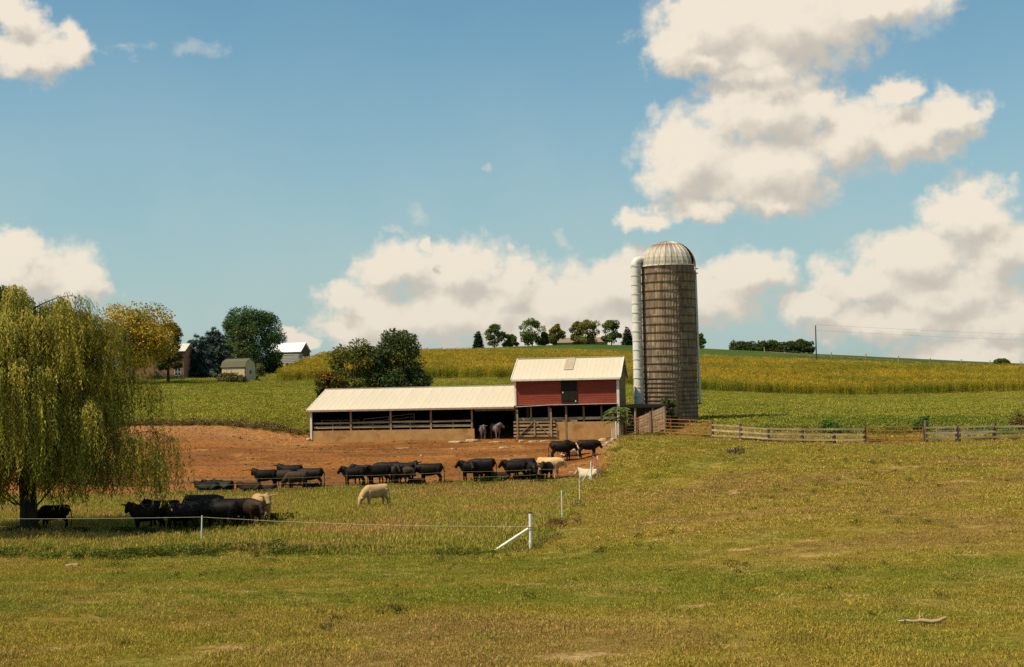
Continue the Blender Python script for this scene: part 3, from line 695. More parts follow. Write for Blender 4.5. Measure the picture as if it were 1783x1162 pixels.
def conifer(name, loc, H, W, cols, label, group=None, n=7000, leaf=0.32, seed=0, base=0.03, droop=.35, taper=.8, loose=0.0, cat='tree'):
    r = np.random.default_rng(seed); e = empty(name, loc, r.uniform(0, 6.28), label, cat, group)
    tb = MB(); tb.tube([(0, 0, -.25), (0, 0, H * .5), (0, 0, H * .97)], [H * .022, H * .013, H * .004], 7); tb.build('trunk', M_BARK, e); n = int(n * 2.0); leaf *= 1.25
    tiers = max(9, int(H * 1.5)); nb = 11; Cs = []; 
    bz = []; ba = []; bl = []
    for i in range(tiers):
        f = i / (tiers - 1.0); z = base + (0.985 - base) * f; ra = W / 2 * (1 - f) ** taper * (.9 + .2 * r.uniform())
        for j in range(nb):
            bz.append(z * H + r.normal(0, H * .012)); ba.append(6.283 * (j + .5 * (i % 2)) / nb + r.normal(0, .16)); bl.append(max(.18, ra * r.uniform(.72 - loose, 1.12 + loose * .3)))
    bz, ba, bl = map(np.array, (bz, ba, bl)); p = bl / bl.sum(); kk = r.choice(len(bz), n, p=p); t = r.uniform(.12, 1, n) ** .8
    l = bl[kk] * t; wob = (1 - t) * bl[kk] * .32 + .08
    C = np.stack([np.cos(ba[kk]) * l, np.sin(ba[kk]) * l, bz[kk] - droop * l + (.22 * droop * l * t)], 1) + r.normal(0, 1, (n, 3)) * (wob[:, None] * [.5, .5, .28])
    D = unit(np.stack([np.cos(ba[kk]), np.sin(ba[kk]), np.full(n, -droop * .6)], 1) + r.normal(0, .45, (n, 3))); Nn = unit(r.normal(0, .35, (n, 3)) + [0, 0, 1])
    cols = np.array(cols); T = cols[r.integers(0, len(cols), len(bz))][kk] * r.uniform(.6, 1.35, (n, 1))
    me = crown_mesh('crown', C, D, Nn, r.uniform(.6, 1.3, n) * leaf, r.uniform(.5, 1.0, n) * leaf * .42, T)
    obj('crown', me, e); return e
def HT(loc, top_py):   # height that puts a top at row top_py
    d = loc[1]; r = ray(CX, top_py); 
    v = np.array([loc[0], loc[1], loc[2] - CAM_Z]); w = v @ FWD; q = (v @ RT) / w
    rr = FWD + RT * q + UP * ((CY - top_py) / F_PX); return (CAM_Z + rr[2] * d / rr[1]) - loc[2]
def sc_at(d): return F_PX / d
# willow ---------------------------------------------------------------------------------
def willow():
    loc = G(50, 928); r = np.random.default_rng(9)
    e = empty('willow_tree', loc, 0, 'big weeping willow at the left edge with hanging yellow green strands and thick dark trunk', 'tree')
    H = HT(loc, 490); tb = MB()
    tb.tube([(0, 0, -.3), (.02, 0, .25), (0, 0, 1.2), (-.05, 0, 2.2), (.1, .1, 3.4)], [.55, .40, .36, .36, .30], 12)
    strands = []
    arcs = []
    for i in range(9):     # main limbs
        a = 6.283 * i / 9 + r.uniform(-.2, .2); l = r.uniform(2.0, 3.4); zt = H * r.uniform(.58, .9)
        p = [(0, 0, 2.0 + r.uniform(0, .8)), (math.cos(a) * l * .4, math.sin(a) * l * .4, zt * .55), (math.cos(a) * l * .8, math.sin(a) * l * .8, zt * .85), (math.cos(a) * l, math.sin(a) * l, zt)]
        tb.tube(p, [.2, .14, .09, .05], 7)
    tb.tube([(0, 0, 3), (.1, 0, H * .55), (0, .1, H * .86)], [.28, .17, .05], 8)
    # arching boughs: each carries a curtain of strands, so bright caps stand over dark hollows
    NB = 118
    for i in range(NB):
        a = i * 2.39996 + r.uniform(-.3, .3); f = (i + .5) / NB
        ztop = H * (0.27 + .70 * f ** .85) + r.normal(0, .3)
        reach = float(np.interp(ztop / H, [.25, .5, .75, .92, 1.0], [7.4, 6.4, 5.4, 4.0, 2.2])) * r.uniform(.5, 1.03)
        z0 = ztop - reach * r.uniform(.12, .35); ctl = []
        for s in np.linspace(0, 1, 9):
            rr = reach * (.10 + .90 * s); zz = z0 + (ztop - z0) * math.sin(min(1, s * 1.3) * math.pi / 2) - 5.5 * max(0, s - .74) ** 2
            aa = a + .25 * math.sin(s * 3 + i); ctl.append(np.array([math.cos(aa) * rr, math.sin(aa) * rr, min(zz, H - .1 + .1 * math.sin(i))]))
        tb.tube([Vector(c) - Vector((0, 0, .22)) for c in ctl[::2]], [.04, .026, .018, .012, .006], 4)
        ctl = np.array(ctl); ns = int(52 + reach * 10)
        for k in range(ns):
            s = r.uniform(.02, 1) ** .6 * 8; j = min(7, int(s)); b = ctl[j] + (ctl[j + 1] - ctl[j]) * (s - j)
            b = b + r.normal(0, 1, 3) * [.21, .21, .05]; b[2] -= .5 * np.hypot(*(b[:2] - (ctl[j] + (ctl[j + 1] - ctl[j]) * (s - j))[:2]))
            lo = (1.15 if i % 3 else 1.6) + .6 * r.uniform() if math.hypot(b[0], b[1]) > 1.6 else r.uniform(1.9, 2.7)
            ln = min(r.uniform(.7, 2.2) * (1.35 if s > 6 else 1), b[2] - lo)
            if ln > .3: strands.append((b, ln, math.atan2(b[1], b[0]), i))
    Cs, Ds, Ts, Ns = [], [], [], []
    for (b, ln, a, bi) in strands:
        m = int(ln / .070); t = np.linspace(0, 1, m); sway = r.normal(0, .10, 2); out = r.uniform(.0, .45)
        x = b[0] + math.cos(a) * out * np.sqrt(t) + sway[0] * t * t * ln; y = b[1] + math.sin(a) * out * np.sqrt(t) + sway[1] * t * t * ln; z = b[2] - ln * t + .05 * np.sin(t * 3.1)
        C = np.stack([x, y, z], 1) + r.normal(0, .022, (m, 3)); oo = .9 * (1 - t) ** 3; D = unit(np.stack([r.normal(0, .5, m) + math.cos(a) * oo, r.normal(0, .5, m) + math.sin(a) * oo, -np.ones(m) * .9], 1)); Ns.append(unit(np.stack([np.full(m, math.cos(a)), np.full(m, math.sin(a)), .55 + .9 * (1 - t) ** 2], 1) + r.normal(0, .45, (m, 3))))
        g = r.uniform(.7, 1.3); base = np.array((0.33, 0.275, 0.036)) if r.uniform() < .6 else np.array((0.175, 0.175, 0.026))
        if r.uniform() < .12: base = np.array((0.42, 0.30, 0.04))
        Cs.append(C); Ds.append(D); Ts.append(base * g * r.uniform(.7, 1.3, (m, 1)))
    C = np.concatenate(Cs); D = np.concatenate(Ds); T = np.concatenate(Ts); n = len(C)
    me = crown_mesh('crown', C, D, np.concatenate(Ns), r.uniform(.12, .21, n), r.uniform(.034, .056, n), T)
    tb.build('trunk', M_BARK, e); obj('crown', me, e)
    # whips (bare twigs) of the strands
    return e
willow()
# trees by the house
l = PD(232, 226); broad_tree('yellow_tree', l, HT(l, 531), 12.5, [(0.36, 0.23, 0.015), (0.27, 0.19, 0.016), (0.14, 0.125, 0.018)], 'golden yellow leafed tree standing behind the right side of the willow', n=9500, leaf=.34, clumps=60, seed=3, top=.5, mixw=[.45, .3, .25])
l = PD(293, 236); broad_tree('green_tree', l, HT(l, 563), 5.2, [(0.06, 0.07, 0.014), (0.10, 0.095, 0.014)], 'small dark green tree between the golden tree and the brick house', n=3500, leaf=.33, clumps=26, seed=4, top=.6)
l = PD(4, 236); broad_tree('dark_tree', l, HT(l, 502), 11, [(0.035, 0.055, 0.012), (0.05, 0.065, 0.014)], 'dark round tree mostly hidden behind the top left of the willow', n=7000, leaf=.38, clumps=46, seed=5)
BLUE = [(0.075, 0.115, 0.092), (0.11, 0.145, 0.115), (0.055, 0.088, 0.07)]
l = PD(343, 262); conifer('blue_spruce', l, HT(l, 584), 12.5, BLUE, 'left and shorter of the two blue grey spruces left of the beige shed', 'blue spruces beside the house', n=13000, leaf=.42, seed=6, taper=.55)
l = PD(373, 268); conifer('blue_spruce', l, HT(l, 570), 12.0, BLUE, 'right and taller of the two blue grey spruces, against the beige shed', 'blue spruces beside the house', n=13000, leaf=.42, seed=7, taper=.58)
l = PD(438, 288); broad_tree('pine_tree', l, HT(l, 543), 12.6, [(0.032, 0.068, 0.020), (0.05, 0.088, 0.024), (0.085, 0.11, 0.034)], 'large dark green pine with a broad crown above the beige shed', n=17000, leaf=.32, clumps=80, seed=8, base=.05, top=.36)
l = PD(407, 292); conifer('pine_tree', l, HT(l, 539), 6.8, [(0.022, 0.05, 0.016), (0.03, 0.06, 0.018)], 'slimmer pointed pine rising at the left shoulder of the broad pine', n=6000, leaf=.4, seed=10, taper=.5, loose=.25, droop=-.1)
# trees behind the long shed
l = PD(618, 141); broad_tree('rusty_tree', l, HT(l, 598), 5.6, [(0.095, 0.10, 0.017), (0.14, 0.095, 0.016), (0.19, 0.14, 0.016), (0.07, 0.08, 0.015)], 'bushy tree with orange tinged autumn leaves behind the long shed roof', n=7500, leaf=.23, clumps=64, seed=12, base=.05, mixw=[.46, .16, .12, .26])
l = PD(578, 138); broad_tree('rusty_shrub', l, HT(l, 650), 2.9, [(0.09, 0.085, 0.014), (0.24, 0.10, 0.012), (0.05, 0.055, 0.012)], 'low autumn coloured shrub at the left end of the long shed roof', 'shrub', n=2800, leaf=.22, clumps=30, seed=13, base=.05)
l = PD(695, 141); broad_tree('cedar_tree', l, HT(l, 579), 6.0, [(0.045, 0.068, 0.018), (0.072, 0.085, 0.024), (0.03, 0.048, 0.013)], 'dark green cedar with a ragged top behind the long shed roof', n=14000, leaf=.2, clumps=80, seed=14, base=.05, top=.36)
# trees on the hill crest
GRN = [(0.075, 0.105, 0.020), (0.11, 0.12, 0.022), (0.055, 0.08, 0.017)]; OLV = [(0.19, 0.145, 0.026), (0.14, 0.13, 0.025), (0.09, 0.10, 0.02)]
DKS = [(0.032, 0.06, 0.026), (0.045, 0.075, 0.032)]
for i, (px, top, w, kind, d, lab) in enumerate([
  (833, 578, 20, 'c', 548, 'dark spruce standing alone at the left end of the hilltop trees'),
  (861, 567, 33, 'g', 556, 'round green tree right beside the lone spruce on the hilltop'),
  (888, 584, 25, 'g', 558, 'low green tree just right of the round tree on the hilltop'),
  (927, 557, 44, 'g', 560, 'largest hilltop tree, broad and green, left of the ranch house'),
  (950, 580, 20, 'k', 561, 'dark bushy little tree under the right side of the largest hilltop tree'),
  (969, 566, 25, 'o', 558, 'thin olive tree in front of the left end of the ranch house'),
  (1006, 561, 22, 'o', 566, 'narrow olive tree left of the bushy one at the ranch house'),
  (1024, 557, 38, 'o', 558, 'bushy olive green tree in front of the middle of the ranch house'),
  (1065, 559, 36, 'g', 560, 'round green tree on a bare trunk right of the ranch house'),
  (1093, 570, 24, 'c', 556, 'small dark spruce on the hilltop next to the silo'),
  (1219, 583, 17, 'g', 552, 'small tree on the hilltop just right of the silo'),
  (1745, 628, 24, 'k', 440, 'dark shrub on the skyline at the far right')]):
    l = PD(px, d); h = HT(l, top); wm = w / sc_at(d); gname = 'trees along the hilltop'
    if kind == 'c': conifer('spruce_tree', l, h, wm, DKS, lab, gname, n=1800, leaf=.75, seed=50 + i, taper=.7 if i else .45)
    else: broad_tree({'g': 'green_tree', 'k': 'bushy_tree', 'o': 'olive_tree'}[kind], l, h, wm, {'g': GRN, 'k': GRN[::2], 'o': OLV}[kind], lab, 'tree', gname, n=2600, leaf=.55, clumps=30, seed=50 + i, base=.05 if kind != 'k' else .02, top=.36 + .05 * (i % 4))
for i, (px, top, w) in enumerate([(1285, 598, 30), (1303, 600, 26), (1322, 597, 30), (1343, 596, 30), (1362, 599, 28), (1380, 597, 22), (1394, 594, 22), (1408, 596, 20)]):
    l = PD(px, 575); h = max(3.0, HT(l, top)); broad_tree('hedgerow_tree', l, h, w / sc_at(575) * 1.15, [(0.045, 0.062, 0.014), (0.06, 0.07, 0.016)],
      'tree %s of the dark skyline row left of the utility pole' % ('at the left end', 'second from the left', 'third from the left', 'fourth from the left', 'fourth from the right', 'third from the right', 'second from the right', 'at the right end')[i],
      'tree', 'dark hedgerow trees behind the crest', n=1500, leaf=.7, clumps=26, seed=80 + i, base=.06)
# shrubs
def shrub(name, loc, w, h, cols, label, seed, leaf=.2, n=1500, sq=1.0):
    return broad_tree(name, loc, h, w, cols, label, 'shrub', None, n=n, leaf=leaf, clumps=24, seed=seed, base=.02, top=.35, trunk_r=.05, sq=sq)
l = G(400, 668); shrub('brush_pile', l, 5.6, HT(l, 654), [(0.13, 0.11, 0.035), (0.08, 0.075, 0.02), (0.05, 0.045, 0.018)], 'heap of cut brush and vines in front of the beige shed', 31, .3, 2600, .6)
l = PD(470, 290); shrub('dark_shrub', l, 7, HT(l, 630), [(0.025, 0.042, 0.012), (0.035, 0.05, 0.014)], 'dark low shrub under the broad pine beside the trailer', 32, .35, 2600, .6)
l = PD(450, 268); shrub('pale_shrub', l, 2.6, HT(l, 634), [(0.14, 0.14, 0.06), (0.08, 0.09, 0.03)], 'small pale green shrub just right of the beige shed', 33, .25, 900)
l = PD(282, 247); shrub('hedge', l, 6.2, HT(l, 658), [(0.03, 0.05, 0.014), (0.04, 0.06, 0.014)], 'low clipped dark hedge along the foot of the brick house', 34, .22, 2200, .3)
l = PD(1163, 125.5); shrub('vine_shrub', l, 2.0, HT(l, 694), [(0.085, 0.10, 0.018), (0.05, 0.065, 0.014)], 'leafy vine shrub growing against the lower front of the silo', 35, .17, 1100)
l = PD(1447, 113); shrub('green_bush', l, 1.9, 1.0, [(0.06, 0.12, 0.018), (0.08, 0.13, 0.018)], 'low bright green bush behind the board fence left of the rusty gate', 36, .16, 700)
l = PD(1606, 113.5); shrub('green_bush', l, 1.2, 1.35, [(0.05, 0.10, 0.016), (0.07, 0.11, 0.018)], 'upright green bush behind the tall post of the rusty gate', 37, .16, 500)
l = PD(1779, 114); shrub('reddish_bush', l, 1.8, 1.6, [(0.13, 0.06, 0.025), (0.10, 0.085, 0.025)], 'reddish brown bush behind the board fence at the right edge', 38, .16, 600)
# sapling with long compound leaves by the barn corner
def sapling():
    l = PD(1078, 119.2); e = empty('sumac_sapling', l, 0, 'young sapling with long feathery compound leaves at the right corner of the barn', 'tree')
    tb = MB(); H = HT(l, 706); r = np.random.default_rng(41)
    tb.tube([(0, 0, -.2), (.05, 0, H * .5), (0, 0, H * .9)], [.06, .045, .02], 6); tb.tube([(.15, 0, -.2), (.25, 0, H * .4), (.1, 0.1, H * .62)], [.05, .035, .02], 6)
    tb.build('trunk', mat('pale_bark', (0.42, 0.36, 0.28), (0.30, 0.24, 0.18), 6, .9), e)
    Cs, Ds, Ns = [], [], []
    for i in range(34):
        a = i * 2.4 + r.uniform(-.3, .3); z = H * r.uniform(.45, .95); L = r.uniform(.9, 1.5); m = 16; t = np.linspace(.1, 1, m)
        x = np.cos(a) * L * t; y = np.sin(a) * L * t; zz = z + .35 * t - .75 * t * t * L * .6
        for sgn in (-1, 1):
            Cs.append(np.stack([x, y, zz], 1)); Ds.append(unit(np.stack([-np.sin(a) * sgn + np.cos(a) * .4 + 0 * t, np.cos(a) * sgn + np.sin(a) * .4 + 0 * t, -.35 + 0 * t], 1)))
    C = np.concatenate(Cs); D = np.concatenate(Ds); n = len(C); T = np.array((0.14, 0.17, 0.05)) * r.uniform(.7, 1.3, (n, 1))
    obj('crown', crown_mesh('crown', C, D, unit(r.normal(0, .3, (n, 3)) + [0, 0, 1]), r.uniform(.2, .34, n), np.full(n, .075), T), e)
sapling()

# ----------------------------------------------------------------------------------------
# the barn and the long shed (they share one straight front)
# ----------------------------------------------------------------------------------------
BROT = R(-10); BC, BS = math.cos(R(10)), math.sin(R(10))
D0_ = 124.5; X0_ = (893 - CX) / F_PX * D0_ + 1.65 * math.sin(ROLL)
BZ = CAM_Z - 4.87
def U_(px, zoff=-3.5, v=0.0):
    """position along the barn front that shows at column px"""
    px = px - zoff * 0  # roll is taken up below
    k = (px - CX) / F_PX
    u = 0.0
    for _ in range(5):
        p = np.array([X0_ + u * BC + v * BS, D0_ - u * BS + v * BC, zoff]); q = CX + F_PX * (p @ RT) / (p @ FWD)
        u += (px - q) / F_PX * D0_ / BC
    return u
def frame_box(parent, name, m, *b):
    mb = MB(); mb.box(*b); return mb.build(name, m, parent)
barn = empty('red_barn', (X0_, D0_, BZ), BROT, 'red two storey barn with cream metal roof, black loft door and concrete lower wall', 'barn')
BW = U_(1077, -1.5); BD = 6.6; LOW, EAVE, RIDGE = 2.84, 5.36, 7.02
def roof_panels(parent, name, x0, x1, y0, z0, y1, z1, w, m, skip=(), odd=None):
    """standing-seam sheets laid side by side on a slope, each its own piece on shared mesh data"""
    n = max(1, round((x1 - x0) / w)); w = (x1 - x0) / n
    L = math.hypot(y1 - y0, z1 - z0); ang = math.atan2(z1 - z0, y1 - y0)
    mb = MB(); mb.box(0.0015, w - .0015, 0, L, 0, .025); mb.box(.002, .03, 0, L, .0, .033); mb.box(w * .5 - .012, w * .5 + .012, 0, L, .025, .030)
    me = mb.mesh('roof_panel', m)
    for i in range(n):
        if i in skip: continue
        obj('roof_panel', me, parent, (x0 + i * w, y0, z0), (ang, 0, 0))
    return w
# lower storey
xw = U_(968, -4.2)
mb = MB(); mb.box(xw, BW - .02, 0, .22, -.35, 1.42); mb.build('concrete_wall', M_CONC, barn)
mb = MB(); mb.box(.02, xw - .004, 0.1, .25, -.35, .12); mb.build('sill_wall', M_CONC, barn)
for px in (898, 924, 955.5, 986, 1016, 1047):
    u = U_(px); w = .15; mb = MB(); mb.box(u - w / 2, u + w / 2, -.02 if px == 986 else .24, .22 if px == 986 else .40, -.1, LOW - .06); mb.build('post', M_POST, barn)
mb = MB(); mb.box(BW - .14, BW + .08, -.10, .10, -.3, EAVE - .1); mb.build('corner_post', M_TRIM, barn)
mb = MB(); mb.box(.02, .16, -.06, .06, LOW + .08, EAVE - .1); mb.build('corner_board', M_TRIM, barn)
mb = MB(); mb.box(.1, BW - .16, .30, .38, 1.60, 1.84); mb.build('board', M_RAIL, barn)
mb = MB(); mb.box(U_(968), U_(1005), .16, .21, 1.43, 1.80); mb.build('board', mat('grey_board', (.30, .24, .16), (.16, .12, .08), 5, .9, stretch=(.3, 1, 1)), barn)
# floor beam with flashing strip
mb = MB(); mb.box(.0, BW, .02, .24, LOW - .06, LOW + .10); mb.build('beam', M_DARK, barn)
mb = MB(); mb.bar((U_(963), -.16, LOW + .09), (BW - .1, -.16, LOW + .12), .34, .03); mb.build('flashing', M_TRIM, barn)
mb = MB(); mb.bar((.12, -.22, LOW - .02), (U_(963) - .03, -.16, LOW + .10), .46, .035); mb.build('flashing', M_TRIM, barn)
# upper wall: lapped boards
mb = MB(); nb = 13; hb = (EAVE - .06 - LOW - .1) / nb
for i in range(nb):
    z0 = LOW + .1 + i * hb; x0, x1 = .0, BW
    mb.add([(x0, .0, z0), (x1, .0, z0), (x1, .014, z0 + hb), (x0, .014, z0 + hb), (x0, .09, z0), (x1, .09, z0), (x1, .09, z0 + hb), (x0, .09, z0 + hb)],
           [(0, 1, 2, 3), (0, 4, 5, 1), (3, 2, 6, 7), (0, 3, 7, 4), (1, 5, 6, 2), (4, 7, 6, 5)])
o = mb.build('siding', M_RED, barn); o['kind'] = 'stuff'
# loft doors
dx0, dx1 = U_(977, -.5), U_(1004.5, -.5); dm = (dx0 + dx1) / 2
for a, b in ((dx0, dm - .012), (dm + .012, dx1)):
    mb = MB(); npl = 4; w = (b - a) / npl
    for i in range(npl): mb.box(a + i * w + .006, a + (i + 1) * w - .006, -.075, -.028, LOW + .22, EAVE - .14)
    mb.box(a + .02, b - .02, -.10, -.076, LOW + .42, LOW + .56); mb.box(a + .02, b - .02, -.10, -.076, EAVE - .66, EAVE - .52)
    mb.build('loft_door', M_DARK, barn)
for (x, z) in ((dx0 + .16, LOW + 1.15), (dx1 - .12, LOW + .38)): mb = MB(); mb.box(x - .05, x + .05, -.115, -.101, z - .06, z + .06); mb.build('latch', M_GALV, barn)
# ends and back
for x, nm in ((BW - .12, 'right_gable'), (.0, 'left_gable')):
    mb = MB(); hx = .12; y0, y1 = .10, BD; ym = BD / 2
    z0 = LOW if nm == 'left_gable' else -.2
    P5 = [(y0, z0), (y1, z0), (y1, EAVE - .08), (ym, RIDGE - .12), (y0, EAVE - .08)]
    mb.add([(x, a, b) for a, b in P5] + [(x + hx, a, b) for a, b in P5], [(4, 3, 2, 1, 0), (5, 6, 7, 8, 9)] + [(i, (i + 1) % 5, 5 + (i + 1) % 5, 5 + i) for i in range(5)])
    mb.build('gable_wall', M_GABLE, barn)
mb = MB(); mb.box(.14, BW - .14, BD - .12, BD, -.2, EAVE - .1); mb.build('back_wall', M_DARK, barn)
mb = MB(); mb.box(.14, BW - .14, .26, BD - .14, LOW - .04, LOW + .06); mb.build('loft_floor', M_DARK, barn)
# roof
OV = .36; slope = (RIDGE - EAVE) / (BD / 2); zf = EAVE - OV * slope
mb = MB(); ex = .2
mb.add([(-ex, -OV, zf - .05), (BW + ex, -OV, zf - .05), (BW + ex, BD / 2, RIDGE - .05), (-ex, BD / 2, RIDGE - .05), (BW + ex, BD + OV, zf - .05), (-ex, BD + OV, zf - .05),
        (-ex, -OV, zf - .012), (BW + ex, -OV, zf - .012), (BW + ex, BD / 2, RIDGE - .012), (-ex, BD / 2, RIDGE - .012), (BW + ex, BD + OV, zf - .012), (-ex, BD + OV, zf - .012)],
       [(0, 3, 2, 1), (3, 5, 4, 2), (6, 7, 8, 9), (9, 8, 10, 11), (0, 1, 7, 6), (4, 5, 11, 10), (0, 6, 9, 3), (3, 9, 11, 5), (1, 2, 8, 7), (2, 4, 10, 8)])
roof = mb.build('roof', M_TRIM, barn)
roof_panels(roof, 'barn', -ex, BW + ex, -OV, zf, BD / 2, RIDGE, .80, M_ROOF)
roof_panels(roof, 'barn', -ex, BW + ex, BD + OV, zf, BD / 2, RIDGE, .80, M_ROOF)
mb = MB(); L_ = math.hypot(BD / 2 + OV, RIDGE - zf); mb.box(0, .80, L_ * .40, L_ - .02, .058, .078)
patch = mb.build('roof_patch', mat('weathered_sheet', (.44, .35, .25), (.34, .265, .19), 5, .8), roof, (U_(984, 1.4, 2), -OV, zf), (math.atan2(RIDGE - zf, BD / 2 + OV), 0, 0))
patch['label'] = 'brown weathered sheet below the ridge'
mb = MB(); mb.box(-ex, BW + ex, BD / 2 - .13, BD / 2 + .13, RIDGE + .045, RIDGE + .075); mb.build('ridge_cap', M_TRIM, roof)
for x in (-ex - .04, BW + ex + .04):
    for ysgn, ya in ((1, -OV), (-1, BD + OV)):
        mb = MB(); mb.bar((x, ya, zf - .03), (x, BD / 2 - ysgn * .02, RIDGE - .03), .07, .18); mb.build('rake_board', M_TRIM, roof)
mb = MB(); mb.box(-ex, BW + ex, -OV - .07, -OV - .005, zf - .13, zf + .015); mb.build('gutter', M_TRIM, roof)

# long open shed
SL = -U_(541, -2.6); shed = empty('cattle_shed', (X0_, D0_, BZ), BROT, 'long low open fronted cattle shed with cream metal roof left of the red barn', 'shed')
SE, SRG, SV, SBK = 2.92, 4.66, 5.6, 8.2
xe = U_(826, -4.4)
mb = MB(); mb.box(-SL + .14, xe, 0, .2, -.4, .97); mb.build('concrete_wall', M_CONC, shed)
for px in (610.5, 680, 750, 821.5):
    u = U_(px); mb = MB(); mb.box(u - .075, u + .075, .06, .21, .972, SE - .1); mb.build('post', M_POST, shed)
for px in (578, 648, 713.5, 788):
    u = U_(px); mb = MB(); mb.box(u - .05, u + .05, .21, .30, .6, 1.78); mb.build('short_post', M_POST, shed)
seg = [U_(p) for p in (544, 610.5, 680, 750, 821.5)]
for a, b in zip(seg, seg[1:]):
    for z, h in ((1.66, .15), (1.28, .20)):
        mb = MB(); mb.bar((a + .09, .17, z + random.uniform(-.02, .02)), (b - .09, .17, z + random.uniform(-.02, .02)), .04, h); mb.build('rail', M_RAIL, shed)
mb = MB(); mb.box(-SL - .06, -SL + .12, -.06, .12, -.35, SE - .12); mb.build('corner_post', M_TRIM, shed)
mb = MB(); mb.box(xe + .05, -.02, .03, .1, SE - .42, SE - .14); mb.build('header_board', M_POST, shed)
mb = MB(); mb.box(-SL, -.02, .02, .12, SE - .135, SE - .02); mb.build('beam', M_DARK, shed)
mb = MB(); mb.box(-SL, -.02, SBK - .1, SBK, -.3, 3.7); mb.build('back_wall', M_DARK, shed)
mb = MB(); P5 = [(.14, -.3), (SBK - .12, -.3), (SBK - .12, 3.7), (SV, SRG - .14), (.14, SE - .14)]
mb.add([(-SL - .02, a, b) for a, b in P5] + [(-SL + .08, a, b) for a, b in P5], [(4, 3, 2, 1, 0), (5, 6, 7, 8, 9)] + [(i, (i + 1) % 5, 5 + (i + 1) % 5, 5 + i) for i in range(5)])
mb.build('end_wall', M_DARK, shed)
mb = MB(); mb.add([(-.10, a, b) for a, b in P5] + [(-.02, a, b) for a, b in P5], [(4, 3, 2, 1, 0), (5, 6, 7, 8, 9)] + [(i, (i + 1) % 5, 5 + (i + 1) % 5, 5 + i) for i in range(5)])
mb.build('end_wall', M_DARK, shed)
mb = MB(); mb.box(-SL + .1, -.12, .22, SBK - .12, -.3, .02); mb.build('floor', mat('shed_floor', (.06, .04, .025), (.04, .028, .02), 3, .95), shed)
sl = (SRG - SE) / SV; so = .3; z_f = SE - so * sl; ex = .25
mb = MB()
mb.add([(-SL - ex, -so, z_f - .05), (-.02, -so, z_f - .05), (-.02, SV, SRG - .05), (-SL - ex, SV, SRG - .05), (-.02, SBK + .2, 3.76), (-SL - ex, SBK + .2, 3.76),
        (-SL - ex, -so, z_f - .012), (-.02, -so, z_f - .012), (-.02, SV, SRG - .012), (-SL - ex, SV, SRG - .012), (-.02, SBK + .2, 3.80), (-SL - ex, SBK + .2, 3.80)],
       [(0, 3, 2, 1), (3, 5, 4, 2), (6, 7, 8, 9), (9, 8, 10, 11), (0, 1, 7, 6), (4, 5, 11, 10), (0, 6, 9, 3), (3, 9, 11, 5), (1, 2, 8, 7), (2, 4, 10, 8)])
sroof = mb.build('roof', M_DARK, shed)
roof_panels(sroof, 'shed', -SL - ex, -.02, -so, z_f, SV, SRG, .92, M_ROOF)
mb = MB(); mb.box(-SL - ex, -.02, SV - .12, SV + .12, SRG + .045, SRG + .075); mb.build('ridge_cap', M_TRIM, sroof)
mb = MB(); mb.bar((-SL - ex - .04, -so, z_f - .04), (-SL - ex - .04, SV, SRG - .04), .07, .18); mb.build('rake_board', M_TRIM, sroof)
mb = MB(); mb.box(-SL - ex, -.02, -so - .07, -so - .005, z_f - .14, z_f + .012); mb.build('gutter', mat('brown_gutter', (.36, .26, .18), (.28, .19, .13), 4, .7), sroof)
def W_(u, v, z): return Vector((X0_ + u * BC + v * BS, D0_ - u * BS + v * BC, BZ + z))
# a light tube gate leaning inside the shed
def tube_gate(name, p0, p1, h, n, label, m=M_RUST, rad=.028, stiles=2, lift=.12, group=None, mesh=False):
    p0 = Vector(p0); p1 = Vector(p1); d = p1 - p0; L = Vector((d.x, d.y, 0)).length
    e = empty(name, p0, math.atan2(d.y, d.x), label, 'gate', group); dz = d.z
    def pt(t, z): return (L * t, 0, dz * t + lift + z)
    mb = MB(); mb.tube([pt(0, 0), pt(0, h)], rad, 6); mb.build('end_tube', m, e)
    mb = MB(); mb.tube([pt(1, 0), pt(1, h)], rad, 6); mb.build('end_tube', m, e)
    zs = [h * (i / (n - 1)) ** 1.12 for i in range(n)]
    for z in zs:
        mb = MB(); mb.tube([pt(.004, z), pt(.5, z - .012), pt(.996, z)], rad, 6); mb.build('rail', m, e)
    for i in range(stiles):
        t = (i + 1) / (stiles + 1); mb = MB(); mb.bar((L * t, -.035, dz * t + lift), (L * t, -.035, dz * t + lift + h), .02, .06, (1, 0, 0)); mb.build('stile', m, e)
    return e
tube_gate('tube_gate', W_(U_(556), .7, 1.02 - .02), W_(U_(621), .7, 1.02 - .02), .9, 4, 'thin grey tube gate behind the rails in the left bay of the shed', M_POST, .025, 1, .0, 'feeding gates inside the shed')
tube_gate('tube_gate', W_(U_(629), .75, .95), W_(U_(718), .75, 1.35), 1.0, 5, 'thin tilted tube gate behind the rails in the middle of the shed', M_POST, .025, 1, .0, 'feeding gates inside the shed')
